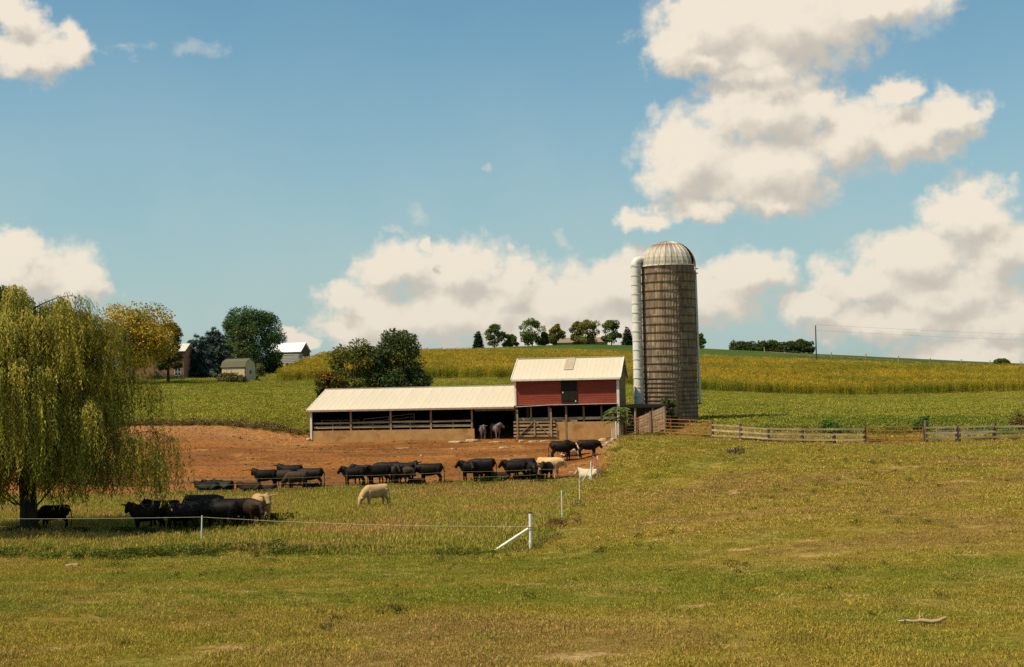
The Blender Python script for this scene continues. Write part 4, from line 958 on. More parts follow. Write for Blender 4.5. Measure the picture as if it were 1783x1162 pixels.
# wooden gate with braces at the barn
def wooden_gate():
    u0, u1 = U_(894), U_(970); e = empty('wooden_gate', W_(u0, -.10, 0.2), BROT, 'plank gate with diagonal braces under the left of the red barn', 'gate'); L = u1 - u0
    for i, z in enumerate((.06, .36, .66, .97, 1.28)):
        mb = MB(); mb.bar((.02, .0, z), (L - (.0 if i < 3 else .15), .0, z + random.uniform(-.02, .02)), .035, .17); mb.build('plank', M_BOARD, e)
    a, b, c = U_(901.5) - u0, U_(931) - u0, U_(960) - u0
    for x, t in ((a, 2.35), (b, 1.42), (c, 2.45)):
        mb = MB(); mb.box(x - .07, x + .07, -.08, -.02, -.05 if t > 2 else .0, t); mb.build('upright', M_BOARD, e)
    for x0, x1 in ((a + .1, b - .06), (c - .1, b + .06)):
        mb = MB(); mb.bar((x0, -.052, .05), (x1, -.052, 1.34), .05, .13, (0, -1, 0)); mb.build('brace', M_BOARD, e)
wooden_gate()

# ----------------------------------------------------------------------------------------
# silo
# ----------------------------------------------------------------------------------------
SX = AT(1166, 600, 131.0).x; SYD = 131.0; SZ0 = float(gz(SX, SYD)) - .1
SR = 2.44; ST = AT(1164, 464, 131).z - SZ0; SD = AT(1164, 421.5, 131).z - SZ0
silo = empty('silo', (SX, SYD, SZ0), 0, 'tall stave silo with ribbed metal dome and white pipe chute right of the red barn', 'silo')
def stave_mat():
    m = bpy.data.materials.new('weathered_staves'); m.use_nodes = True; t = m.node_tree; b = t.nodes['Principled BSDF']
    a = NN(t, 'ShaderNodeAttribute'); a.attribute_name = 'tint'; tcn = NN(t, 'ShaderNodeTexCoord'); mp = NN(t, 'ShaderNodeMapping'); mp.inputs['Scale'].default_value = (3, 3, .25)
    t.links.new(tcn.outputs['Object'], mp.inputs[0]); f = sstep(t, nz(t, mp.outputs[0], 2.5, 6, .65), .32, .68)
    col = mixc(t, 1.0, a.outputs['Color'], mixc(t, f, (.72, .70, .67, 1), (1.2, 1.18, 1.15, 1)), 'MULTIPLY')
    plug(t, b.inputs['Base Color'], col); b.inputs['Roughness'].default_value = .9; b.inputs['Specular IOR Level'].default_value = .2; return m
NS = 60; V = []; Fq = []; T = []; rs = np.random.default_rng(3)
nst = 18; hs = ST / nst * 1.0
pal = np.array([(.245, .18, .115), (.205, .15, .098), (.285, .22, .15), (.175, .125, .08), (.25, .17, .10)])
for i in range(NS):
    a0 = 6.28318 * i / NS; a1 = 6.28318 * (i + 1) / NS; g = .0022 * 6.283 / .26; colc = rs.integers(0, 5)
    z = -rs.uniform(0, hs) if i % 2 else -hs * .5
    while z < ST - .02:
        zb, zt = max(0, z), min(ST, z + hs); z += hs
        if zt - zb < .05: continue
        b = len(V); rad = SR + rs.uniform(-.008, .008); ri = SR - .03
        for (aa, zz, rr_) in ((a0 + g, zb + .012, rad), (a1 - g, zb + .012, rad), (a1 - g, zt - .012, rad), (a0 + g, zt - .012, rad), (a0, zb, ri), (a1, zb, ri), (a1, zt, ri), (a0, zt, ri)):
            V.append((math.cos(aa) * rr_, math.sin(aa) * rr_, zz))
        Fq += [(b, b + 1, b + 2, b + 3), (b + 4, b + 5, b + 1, b), (b + 5, b + 6, b + 2, b + 1), (b + 6, b + 7, b + 3, b + 2), (b + 7, b + 4, b, b + 3)]
        c = pal[colc if rs.uniform() < .6 else rs.integers(0, 5)] * rs.uniform(.78, 1.2); T += [c] * 8
o = obj('staves', mesh_np('staves', V, Fq, stave_mat(), tint=np.array(T)), silo); o['kind'] = 'stuff'
M_HOOP = mat('rusted_hoop', (.05, .035, .025), (.085, .05, .03), 6, .7, .3)
def ring(rad, th, n=48):
    mb = MB(); vs = []; fs = []
    for k in range(n):
        a = 6.28318 * k / n
        for dr, dz in ((0, -th), (th * 1.4, -th), (th * 1.4, th), (0, th)): vs.append((math.cos(a) * (rad + dr), math.sin(a) * (rad + dr), dz))
    for k in range(n):
        for q in range(4): fs.append((k * 4 + q, ((k + 1) % n) * 4 + q, ((k + 1) % n) * 4 + (q + 1) % 4, k * 4 + (q + 1) % 4))
    mb.add(vs, fs); return mb
hoop = ring(SR + .008, .036).mesh('hoop', M_HOOP)
zh = ST - .25
hz_list = []
z = ST - .72; gap_ = .82
while z > .3: hz_list.append(z); gap_ *= .985; z -= gap_ if z > 4.5 else gap_ * .62
for z in hz_list: obj('hoop', hoop, silo, (0, 0, z), (0, 0, random.uniform(0, 6)))
# dome: ribbed sheets
NR = 28; dome_h = SD - ST
me_list = []
mb = MB(); m = 9
def dome_pt(a, f, dr=0.0):
    rr = (SR + .10 + dr) * math.cos(f * math.pi / 2) ** .92; zz = (dome_h + dr) * math.sin(f * math.pi / 2); return (math.cos(a) * rr, math.sin(a) * rr, zz)
a0, a1 = 0, 6.28318 / NR
for i in range(m):
    f0, f1 = i / m * .955, (i + 1) / m * .955
    for (b0, b1, d0, d1) in ((a0, a0 + (a1 - a0) * .12, .05, .05), (a0 + (a1 - a0) * .12, a0 + (a1 - a0) * .30, .05, 0), (a0 + (a1 - a0) * .30, a0 + (a1 - a0) * .82, 0, 0), (a0 + (a1 - a0) * .82, a1, 0, .05)):
        mb.add([dome_pt(b0, f0, d0), dome_pt(b1, f0, d1), dome_pt(b1, f1, d1), dome_pt(b0, f1, d0)], [(0, 1, 2, 3)], True)
M_DOME = mat('weathered_dome', (.52, .465, .375), (.38, .32, .24), 3.5, .5, .35, stretch=(1, 1, .22), c3=(.25, .145, .075), rand=.3)
sheet = mb.mesh('dome_sheet', M_DOME)
for i in range(NR):
    if i == 25: continue
    obj('dome_sheet', sheet, silo, (0, 0, ST), (0, 0, 6.28318 * i / NR))
mb = MB(); mb.tube([(0, 0, SD - .10), (0, 0, SD + .05)], [.40, .28], 16); mb.build('dome_cap', mat('rusty_cap', (.20, .09, .045), (.12, .06, .035), 4, .8), silo)
mb = MB(); mb.tube([(0, 0, ST - .10), (0, 0, ST - .01)], SR - .08, 40); mb.build('roof_deck', M_DARK, silo)
obj('dome_rim', ring(SR + .05, .06).mesh('dome_rim', M_GALV), silo, (0, 0, ST))
# chute of short pipe sections
cxs = AT(1110.5, 600, 130.2).x - SX; cys = -.75; CR = .46
zc0 = AT(1104, 706, 130.2).z - SZ0; zc1 = AT(1104, 463, 130.2).z - SZ0; nsec = 15; hsec = (zc1 - zc0) / nsec
mb = MB(); mb.tube([(0, 0, .002), (0, 0, hsec)], CR, 20); mb.tube([(0, 0, hsec - .10), (0, 0, hsec - .02)], CR + .04, 20)
secm = mb.mesh('chute_section', M_GALV)
for i in range(nsec): obj('chute_section', secm, silo, (cxs, cys, zc0 + i * hsec))
mb = MB(); mb.tube([(0, 0, 0), (.03, .0, .25), (.16, .02, .42), (.42, .08, .55), (.9, .2, .58)], [CR, CR * .98, CR * .92, CR * .75, CR * .5], 16); mb.build('chute_hood', M_GALV, silo, (cxs, cys, zc1))
# filler pipe, small conduit, ladder platform
pa = AT(1210.5, 476, 130.6); pb = AT(1219, 702, 130.6); off = Vector((SX, SYD, SZ0))
mb = MB(); mb.tube([pa - off + Vector((-.35, 0, .35)), pa - off + Vector((-.08, 0, .2)), pa - off, (pa - off).lerp(pb - off, .5), pb - off], [.14, .14, .13, .125, .125], 10); mb.build('filler_pipe', M_GALV, silo)
mb = MB(); mb.tube([pb - off + Vector((0, 0, .02)), pb - off + Vector((0, 0, -.1))], .16, 10); mb.build('pipe_end', M_HOOP, silo)
c0 = AT(1190, 676, 129.0) - off; c1 = AT(1188, 712, 129.0) - off; c2 = AT(1175, 714, 128.7) - off
mb = MB(); mb.tube([c0, c1, c2], .035, 6); mb.build('conduit', M_GALV, silo)
mb = MB()
for z in (0, .45): mb.tube([(SR * math.cos(-.75) , SR * math.sin(-.75) - .1, ST - .75 + z * .9), (SR * math.cos(-.35) + .35, SR * math.sin(-.35) - .25, ST - .75 + z * .9), (SR * math.cos(-.1) + .2, SR * math.sin(-.1), ST - .75 + z * .9)], .03, 5)
for x in (-.62, -.45): mb.tube([(SR * math.cos(x) + .2, SR * math.sin(x) - .25, ST - 1.2), (SR * math.cos(x) + .2, SR * math.sin(x) - .25, ST + .25)], .025, 5)
mb.build('platform', M_RUST, silo)
# feed room under the chute
fr0 = PD(1090, 122.6); fr = empty('feed_room', fr0, BROT, 'low flat roofed feed room between the red barn and the silo', 'outbuilding'); fz = AT(1110, 708, 123).z - fr0.z
fw = 3.6
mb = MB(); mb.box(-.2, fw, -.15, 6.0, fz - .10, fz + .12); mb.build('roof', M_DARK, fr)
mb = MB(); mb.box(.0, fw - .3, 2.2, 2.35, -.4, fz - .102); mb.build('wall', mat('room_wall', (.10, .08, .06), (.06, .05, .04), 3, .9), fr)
for x in (.85, 2.35): mb = MB(); mb.tube([(x, .05, -.3), (x, .05, fz - .1)], .11, 8); mb.build('post', M_POST, fr)
mb = MB()
for a in ((1.5, 2.5, .95, 1.02), (1.5, 2.5, .42, .49), (1.5, 1.57, .49, .95), (2.43, 2.5, .49, .95)): mb.box(a[0], a[1], 2.1, 2.2, fz - 1.6 + a[2], fz - 1.6 + a[3])
wf = mb.build('window', M_TRIM, fr); mb = MB(); mb.box(1.57, 2.43, 2.16, 2.19, fz - 1.11, fz - .65); mb.build('pane', M_GLASS, wf)
# board chute fence before the silo
def chute_fence():
    p0 = PD(1112, 121.5); p1 = PD(1160, 119.2); d = p1 - p0; e = empty('board_ramp_wall', p0, math.atan2(d.y, d.x), 'slanting dark board wall beside the silo behind the rusty gates', 'fence'); L = d.xy.length
    zt0 = AT(1112, 729, 121).z - p0.z; zt1 = AT(1160, 710, 119.5).z - p0.z
    for i in range(8):
        o_ = -.235 * i; mb = MB(); mb.bar((.05, 0, zt0 + o_), (L - .1, 0, zt1 + o_ + random.uniform(-.02, .02)), .05, .20); mb.build('board', M_POST, e)
    mb = MB(); mb.tube([(L, -.12, -.3), (L, -.12, zt1 + .12)], .11, 8); mb.build('post', M_POST, e)
    mb = MB(); mb.box(L * .52, L - .18, .07, .10, .0, zt1 - .55); mb.build('backing_board', M_POST, e)
chute_fence()

# ----------------------------------------------------------------------------------------
# fences and gates on the right
# ----------------------------------------------------------------------------------------
M_BPOST = mat('brown_fence_post', (.21, .135, .075), (.12, .075, .042), 6, .9, bump=.01, stretch=(1, 1, .15), rand=.25)
def post_rail_fence(name, posts, hts, zs, label, cat='fence', rail_h=.13, pr=.13, skip=()):
    base = posts[0]; e = empty(name, base, 0, label, cat)
    for p, h in zip(posts, hts):
        mb = MB(); q = p - base; mb.tube([q + Vector((0, 0, -.3)), q + Vector((random.uniform(-.02, .02), 0, h * .6)), q + Vector((random.uniform(-.03, .03), 0, h))], [pr, pr * .98, pr * .93], 9); mb.build('post', M_BPOST, e)
    for i, (a, b) in enumerate(zip(posts, posts[1:])):
        if i in skip: continue
        for z in zs:
            mb = MB(); qa = a - base; qb = b - base; d = (qb - qa).normalized() * .02
            mb.bar(qa + Vector((0, -pr - .03, z + random.uniform(-.03, .03))) - d, qb + Vector((0, -pr - .03, z + random.uniform(-.03, .03))) - d * 2, .04, rail_h, jit=.006); mb.build('rail', M_RAIL, e)
    return e
pA = [PD(p, d) for p, d in ((1240, 110), (1290, 107.8), (1337.5, 106), (1397, 105.4), (1453, 105), (1506, 104.8))]
post_rail_fence('board_fence', pA, [1.32, 1.28, 1.25, 1.22, 1.22, 1.24], (.30, .68, 1.06), 'weathered three board fence running from the silo to the rusty gate')
pB = [PD(p, d) for p, d in ((1612.5, 104.8), (1670, 105), (1732, 105), (1795, 105.4), (1860, 106))]
post_rail_fence('board_fence', pB[1:], [1.25, 1.4, 1.3, 1.3], (.36, .72, 1.12), 'weathered three board fence right of the rusty gate at the picture edge')
post_rail_fence('board_fence', [pB[0] + Vector((0, 0, 0)), pB[1] + Vector((-.16, -.02, 0))], [1.68, 1.2], (.36, .74, 1.12), 'short board fence section held by the tall dark gate post')
tube_gate('rusty_gate', PD(1509.5, 104.7), PD(1608, 104.7), 1.15, 6, 'long rusty red tube gate between two board fences at the right', lift=.05, rad=.03, group='rusty tube gates')
tube_gate('rusty_gate', PD(1137.5, 117.6), PD(1237.5, 110.2), 1.30, 6, 'long rusty red tube gate in front of the foot of the silo', lift=.10, rad=.03, stiles=2, group='rusty tube gates')
tube_gate('rusty_gate', PD(1090, 118.9), PD(1131, 118.0), 1.30, 6, 'short rusty red tube gate between the barn corner and a wooden post', lift=.18, rad=.03, stiles=1, group='rusty tube gates')
for px, d, h, lab in ((1134, 117.8, 2.0, 'thick wooden gate post between the short and the long rusty gate'), (1085, 119.2, 1.55, 'dark wooden gate post by the sapling at the barn corner')):
    p = PD(px, d); mb = MB(); mb.tube([(0, 0, -.3), (.01, 0, h * .5), (-.02, 0, h)], [.14, .135, .13], 9); tag(mb.build('gate_post', M_BPOST, None, p), lab, 'post')
# low slat feeder behind the right fence
p = PD(1632, 108.5); fb = empty('wooden_trough', p, 0, 'low wooden slatted trough behind the board fence right of the tall gate post', 'trough')
q1 = PD(1720, 108.5) - p
for z in (.32, .62):
    mb = MB(); mb.bar((0, 0, z), q1 + Vector((0, 0, z)), .04, .08); mb.build('slat', M_RAIL, fb)
for t in (0, .36, .62, .95): mb = MB(); c = q1 * t; mb.tube([c + Vector((0, .06, -.2)), c + Vector((0, .06, .95))], .05, 6); mb.build('leg', M_POST, fb)

# electric fence with white posts
def white_post(e, p, h, r=.022, base=None, lean=0.0, m=M_WPOST, name='post'):
    q = p - base; mb = MB(); mb.tube([q + Vector((0, 0, -.2)), q + Vector((lean * h, 0, h))], r, 7); return mb.build(name, m, e)
def wire(e, pts, m=M_WIRE, r=.008, sag=.04, name='wire'):
    mb = MB(); out = []
    for a, b in zip(pts, pts[1:]):
        for t in (0, .25, .5, .75): out.append(a.lerp(b, t) - Vector((0, 0, sag * 4 * t * (1 - t))))
    out.append(pts[-1]); mb.tube(out, r, 5); return mb.build(name, m, e)
b0 = G(924, 958)
ef = empty('electric_fence', b0, 0, 'white electric fence strand on slim posts from the left edge to the braced post', 'fence')
pl = [PD(-420, 58), PD(350, 56)]
white_post(ef, PD(350, 56), 1.12, .026, b0, lean=.05)
white_post(ef, PD(-420, 58), 1.1, .026, b0)
wire(ef, [PD(-420, 58) - b0 + Vector((0, 0, 1.0)), PD(350, 56) - b0 + Vector((.05, 0, 1.06)), Vector((-.02, 0, .82))], sag=.10, r=.0055)
bp = empty('brace_post', b0, 0, 'white corner post with a slanting white brace in the middle of the pasture', 'post')
hB = HT(b0, 894)
mb = MB(); mb.tube([(0, 0, -.2), (.02, 0, hB)], .062, 12); pp = mb.build('post', M_WPOST, bp)
mb = MB(); mb.tube([(.02, 0, hB - .005), (.02, 0, hB + .03)], .066, 12); mb.build('cap', M_DARK, pp)
g1 = G(857, 963) - b0; mb = MB(); mb.tube([g1 + Vector((0, 0, 0.02)), Vector((-.07, -.01, hB * .58))], .05, 10); mb.build('brace', M_WPOST, bp)
mb = MB()
for z in (.62, .56): mb.tube([(.07 * math.cos(t), .07 * math.sin(t), hB * z) for t in np.linspace(0, 6.283, 13)], .008, 4, False)
mb.tube([(.03, -.06, hB * .66), (.10, .05, .45), (.16, .1, 0.05)], .008, 4); mb.build('binding_wire', M_HOOP, bp)
mb = MB(); mb.tube([(-.72 + .12 * math.cos(t), -.05, .47 + .13 * math.sin(t)) for t in np.linspace(-1.0, 4.4, 14)], .012, 5); mb.tube([(-.72 + .12 * math.cos(-1), -.05, .47 + .13 * math.sin(-1)), (-.78, -.05, .33), (-.82, -.05, .30)], .012, 5)
mb.build('wire_loop', M_HOOP, bp)
# side line of slim posts up to the corner of the lot
s0 = PD(979, 59.5); ef2 = empty('electric_fence', s0, 0, 'line of slim white posts climbing from the braced post to the lot corner', 'fence')
for px, d, h in ((979, 59.5, 1.25), (1009.5, 76, 1.2)): white_post(ef2, PD(px, d), h, .026, s0)
wire(ef2, [b0 - s0 + Vector((0, 0, .95)), PD(979, 59.5) - s0 + Vector((0, 0, 1.05)), PD(1009.5, 76) - s0 + Vector((0, 0, 1.0)), PD(1029, 94) - s0 + Vector((0, 0, 1.0))], M_WIREW, .006)
# lot front line
LF = [(200, 91.5), (332, 92), (606, 94.5), (800, 96), (935, 96.8), (1029, 94)]
s1 = PD(*LF[0]); ef3 = empty('lot_fence', s1, 0, 'three strand wire fence along the grass edge in front of the lot cattle', 'fence')
pts = [PD(*q) + Vector((0, -.5, 0)) for q in LF]
for i, p in enumerate(pts): white_post(ef3, p, 1.15 if i < 5 else 1.35, .016 if i < 5 else .05, s1, m=M_WPOST if i == 5 else M_POST)
for z in (.28, .62, .98): wire(ef3, [p - s1 + Vector((0, 0, z)) for p in pts], M_WIREW, .007, .05)
# posts by the corner and up the bank
for px, d, h, rr_, lab in ((1041, 95.5, 1.55, .045, 'white pipe post beside the edge-on orange gate at the lot corner'), (1066, 115.5, 1.0, .03, 'thin grey post standing by the stones at the barn corner'),
                     (1073, 116, 1.45, .045, 'white post standing at the top of the bank by the barn corner'), (1069.5, 117.5, .9, .03, 'short white stake between the barn corner and the white post')):
    p = PD(px, d); mb = MB(); mb.tube([(0, 0, -.2), (.01, 0, h)], rr_, 8); o = mb.build('fence_post', M_WPOST if rr_ > .03 else M_GALV, None, p); tag(o, lab, 'post')
pg0 = PD(1040, 95.0); pg1 = PD(1032.5, 98.4)
tube_gate('rusty_gate', pg0, pg1 + Vector((0, 0, (pg0.z - pg1.z) * .5)), 1.3, 8, 'orange tube gate seen almost edge on at the corner of the dirt lot', lift=.06, rad=.03, group='rusty tube gates')
# leaning stay rods at the lot corner
p = PD(1029, 94); mb = MB(); a_ = PD(1012, 93.6) - p
for k_ in (0, .45): mb.tube([a_ + Vector((k_, 0, .05)), Vector((.05 + k_ * .3, 0, 1.05))], .022, 6)
tag(mb.build('stay_rods', M_GALV, None, p), 'two grey stay rods leaning on the corner post before the white cow', 'stay')

# ----------------------------------------------------------------------------------------
# things on the hill
# ----------------------------------------------------------------------------------------
# crest fence
cps = [PD(p, d) for p, d in ((1331, 515), (1448, 470), (1508, 457), (1565, 448), (1620, 440), (1674, 436), (1724, 432), (1778, 428), (1830, 425))]
cf = empty('wire_fence', cps[0], 0, 'far wire fence with wooden posts along the right skyline', 'fence')
for p in cps: mb = MB(); q = p - cps[0]; mb.tube([q + Vector((0, 0, -.3)), q + Vector((0, 0, 1.9))], .16, 6); mb.build('post', M_RAIL, cf)
for z in (.5, 1.2): wire(cf, [p - cps[0] + Vector((0, 0, z)) for p in cps], M_WIREW, .012, .03)
# utility poles
def pole(px, d, top, label, arm=True):
    p = PD(px, d); h = HT(p, top); e = empty('utility_pole', p, 0, label, 'pole', 'utility poles')
    mb = MB(); mb.tube([(0, 0, -.4), (0, 0, h * .5), (0, 0, h)], [.2, .18, .14], 8); mb.build('shaft', M_POLE, e)
    if arm:
        mb = MB(); mb.box(-1.1, 1.1, -.06, .06, h - .75, h - .6); mb.build('crossarm', M_POLE, e)
        for x in (-1.0, -.5, .5, 1.0): mb = MB(); mb.tube([(x, 0, h - .6), (x, 0, h - .42)], [.06, .04], 6); mb.build('insulator', M_GREY, e)
    else:
        mb = MB(); mb.tube([(0, 0, h), (0, 0, h + .22)], [.06, .05], 6); mb.build('insulator', M_GREY, e)
    return p, h
p1, h1 = pole(1422, 392, 567, 'tall dark utility pole rising from the top of the corn field at the right', False)
p2, h2 = pole(688, 300, 571, 'utility pole with crossarm behind the cedar, only its top showing')
w0 = p1 + Vector((0, 0, h1 + .2)); w1 = AT(2350, 596, 390)
pw = empty('power_line', w0, 0, 'thin overhead power line running right from the tall utility pole', 'wire')
wire(pw, [Vector((0, 0, 0)), w1 - w0], M_POLE, .016, .9); wire(pw, [Vector((0, 0, -1.6)), w1 - w0 + Vector((0, 0, -1.6))], M_POLE, .014, .9)
# gable house helper
def gabled(e, w, dp, eave, ridge, wall_m, roof_m, ov=.3, roof_name='roof', axis='x', gable_m=None):
    """walls of a rectangular house (x along the front) with a gabled roof whose ridge runs along x"""
    mb = MB(); P5 = [(0, -.6), (dp, -.6), (dp, eave), (dp / 2, ridge), (0, eave)]
    mb.add([(0, a, b) for a, b in P5] + [(w, a, b) for a, b in P5], [(4, 3, 2, 1, 0), (5, 6, 7, 8, 9)] + [(i, (i + 1) % 5, 5 + (i + 1) % 5, 5 + i) for i in range(5)])
    mb.build('wall', wall_m, e)
    s = (ridge - eave) / (dp / 2); mb = MB(); zf_ = eave - ov * s + .05
    for th in (0,):
        a = [(-ov, -ov, zf_), (w + ov, -ov, zf_), (w + ov, dp / 2, ridge + .05), (-ov, dp / 2, ridge + .05), (w + ov, dp + ov, zf_), (-ov, dp + ov, zf_)]
        b = [(x, y, z + .14) for x, y, z in a]
        mb.add(a + b, [(0, 3, 2, 1), (3, 5, 4, 2), (6, 7, 8, 9), (9, 8, 10, 11), (0, 1, 7, 6), (4, 5, 11, 10), (0, 6, 9, 3), (3, 9, 11, 5), (1, 2, 8, 7), (2, 4, 10, 8)])
    return mb.build(roof_name, roof_m, e)
def window(e, x0, x1, z0, z1, y=-.03, bars=1, fm=None):
    mb = MB(); t = .08
    mb.box(x0 - t, x1 + t, y - .03, y + .02, z1, z1 + t); mb.box(x0 - t, x1 + t, y - .05, y + .02, z0 - t, z0); mb.box(x0 - t, x0, y - .03, y + .02, z0, z1); mb.box(x1, x1 + t, y - .03, y + .02, z0, z1)
    for k_ in range(bars): x = x0 + (x1 - x0) * (k_ + 1) / (bars + 1); mb.box(x - .03, x + .03, y - .02, y + .02, z0, z1)
    mb.box(x0, x1, y - .021, y + .021, (z0 + z1) / 2 - .03, (z0 + z1) / 2 + .03)
    w = mb.build('window', fm or M_TRIM, e); mb = MB(); mb.box(x0 + .002, x1 - .002, y + .005, y + .018, z0 + .002, z1 - .002); mb.build('pane', M_GLASS, w); return w
# brick house
p = PD(215, 254); bh = empty('brick_house', p, 0, 'brown brick house with pale metal roof between the golden tree and the spruces', 'house')
zE = AT(330, 612, 254).z - p.z; hw = PD(320, 254).x - p.x
gabled(bh, hw, 8, zE, zE + 1.35, M_BRICK, mat('pale_roof', (.62, .58, .50), (.5, .46, .40), 2, .6), .35)
ux = lambda px: PD(px, 254).x - p.x
window(bh, ux(305), ux(315), AT(310, 654, 254).z - p.z, AT(310, 642, 254).z - p.z, -.05)
mb = MB(); mb.box(-.35, hw + .35, -.42, -.36, zE - .25, zE + .02); mb.build('fascia', M_DARK, bh)
dk = PD(268, 249); st = MB(); e = empty('porch_stairs', dk, 0, 'dark wooden porch stairs with railing in front of the brick house', 'stairs')
for i in range(7): mb = MB(); mb.box(.2 + i * .22, .46 + i * .22, -.5, .5, 1.5 - i * .22, 1.55 - i * .22); mb.build('step', M_POLE, e)
for y in (-.5, .5):
    mb = MB(); mb.bar((.2, y, 2.4), (1.9, y, 1.0), .06, .08); mb.build('handrail', M_POLE, e)
    mb = MB(); mb.bar((.2, y, 1.5), (1.9, y, .12), .06, .2); mb.build('stringer', M_POLE, e)
    for x in (.25, 1.0, 1.85): mb = MB(); zb = 1.45 - (x - .25) * .86; mb.box(x - .05, x + .05, y - .04, y + .04, -.2, zb + .95); mb.build('baluster', M_POLE, e)
# garden shed with gambrel roof
def garden_shed():
    p = PD(386.5, 249); e = empty('garden_shed', p, R(-22), 'small beige garden shed with olive shingled gambrel roof and side window', 'shed')
    w, dp, ev, kz, rz_ = 4.75, 3.3, 2.45, 3.3, 3.75
    prof = [(0, -.3), (dp, -.3), (dp, ev), (dp - .45, kz), (dp / 2, rz_), (.45, kz), (0, ev)]
    n = 7; mb = MB(); mb.add([(0, a, b) for a, b in prof] + [(w, a, b) for a, b in prof], [tuple(range(n - 1, -1, -1)), tuple(range(n, 2 * n))] + [(i, (i + 1) % n, n + (i + 1) % n, n + i) for i in range(n)]); mb.build('wall', M_SHEDW, e)
    ro = [(-.18, ev - .12), (.38, kz + .06), (dp / 2, rz_ + .09), (dp - .38, kz + .06), (dp + .18, ev - .12)]
    ri = [(a * .97 + dp * .015, b - .08) for a, b in ro]; mb = MB(); A0 = [(-.15, a, b) for a, b in ro] + [(-.15, a, b) for a, b in ri]; A1 = [(w + .12, a, b) for a, b in ro] + [(w + .12, a, b) for a, b in ri]
    fs = [(i, i + 10, i + 11, i + 1) for i in range(4)] + [(i + 5, i + 6, i + 16, i + 15) for i in range(4)] + [(i, i + 1, i + 6, i + 5) for i in range(4)] + [(i + 10, i + 15, i + 16, i + 11) for i in range(4)] + [(0, 5, 15, 10), (4, 14, 19, 9)]
    mb.add(A0 + A1, fs); mb.build('roof', M_SHING, e)
    mb = MB(); mb.box(.9, 1.0, -.03, -.005, -.2, 1.95); mb.box(1.9, 2.0, -.03, -.005, -.2, 1.95); mb.box(.9, 2.0, -.032, -.006, 1.95, 2.05); mb.build('door_frame', mat('tan_trim', (.42, .32, .2), (.36, .27, .16), 3, .8), e)
    mb = MB(); mb.box(w + .005, w + .05, 1.15, 2.15, 1.0, 1.9); wn = mb.build('window', M_TRIM, e); mb = MB(); mb.box(w + .052, w + .062, 1.25, 2.05, 1.08, 1.82); mb.build('pane', M_GLASS, wn)
    mb = MB(); mb.box(w - .08, w + .015, -.02, .1, -.3, ev - .05); mb.build('corner_trim', M_POLE, e)
garden_shed()
# riding mower right of the shed
p = PD(443, 251); e = empty('riding_mower', p, R(-30), 'small red riding mower parked right of the beige shed', 'mower')
M_MR = mat('mower_red', (.32, .05, .03), (.26, .04, .025), 4, .5, .4)
mb = MB(); mb.box(-.85, -.1, -.3, .3, .38, .8); mb.build('hood', M_MR, e); mb = MB(); mb.box(-.1, .75, -.38, .38, .36, .52); mb.build('deck', M_MR, e)
mb = MB(); mb.box(.25, .65, -.22, .22, .521, .68); mb.box(.6, .7, -.22, .22, .68, 1.0); mb.build('seat', M_TYRE, e); mb = MB(); mb.tube([(-.08, 0, .75), (.1, 0, 1.05)], .03, 6); mb.build('steering_column', M_TYRE, e)
for x, rr_ in ((-.6, .22), (.5, .3)):
    for y in (-.42, .42): mb = MB(); mb.tube([(x, y - .09, rr_), (x, y + .09, rr_)], rr_, 12); mb.build('wheel', M_TYRE, e)
# far barn and trailer
p = PD(468, 352); e = empty('far_barn', p, R(-14), 'small grey barn with white metal roof behind the pine at the left', 'barn')
zE = AT(500, 613, 352).z - p.z; zR = AT(520, 598, 352).z - p.z
gabled(e, PD(527, 352).x - p.x, 6.2, zE, zR, mat('dark_gable', (.10, .085, .07), (.06, .05, .042), 4, .9), mat('white_roof', (.78, .76, .72), (.70, .68, .64), 1, .5), .3)
mb = MB(); mb.box(2.0, 6.2, -.6, -.02, zE - .9, zE - .75); mb.build('lean_roof', M_TRIM, e)
p = PD(489, 322); e = empty('livestock_trailer', p, R(-12), 'grey box trailer with dark wheels parked at the edge of the corn', 'trailer')
tw = PD(523, 322).x - p.x; zt = AT(505, 618, 322).z - p.z
mb = MB(); mb.box(0, tw, 0, 2.2, .55, zt); mb.build('body', M_GREY, e); mb = MB(); mb.box(-.06, tw + .06, -.06, 2.26, zt, zt + .1); mb.build('roof', M_TRIM, e)
mb = MB(); mb.box(tw * .70, tw * .97, -.04, -.005, .7, zt - .15); mb.build('door', M_GREY, e)
for i in range(4): mb = MB(); mb.box(tw * .04, tw * .66, -.035, -.005, .8 + i * .38, .86 + i * .38); mb.build('slat', M_TRIM, e)
for x in (tw * .35, tw * .55): mb = MB(); mb.tube([(x, -.02, .38), (x, .25, .38)], .38, 12); mb.build('wheel', M_TYRE, e)
# white rail fence beyond the corn
wp = [PD(px, d) for px, d in ((528, 348), (538, 350), (548, 352), (558, 354), (568, 356))]
e = empty('white_fence', wp[0], 0, 'low white rail fence on the skyline right of the grey barn', 'fence')
for q in wp: mb = MB(); mb.box(q.x - wp[0].x - .06, q.x - wp[0].x + .06, -.06 + q.y - wp[0].y, .06 + q.y - wp[0].y, -.2, 1.3 + q.z - wp[0].z); mb.build('post', M_TRIM, e)
for z in (.75, 1.15): mb = MB(); mb.bar((0, -.1, z), (wp[-1] - wp[0]) + Vector((0, -.1, z)), .05, .14); mb.build('rail', M_TRIM, e)
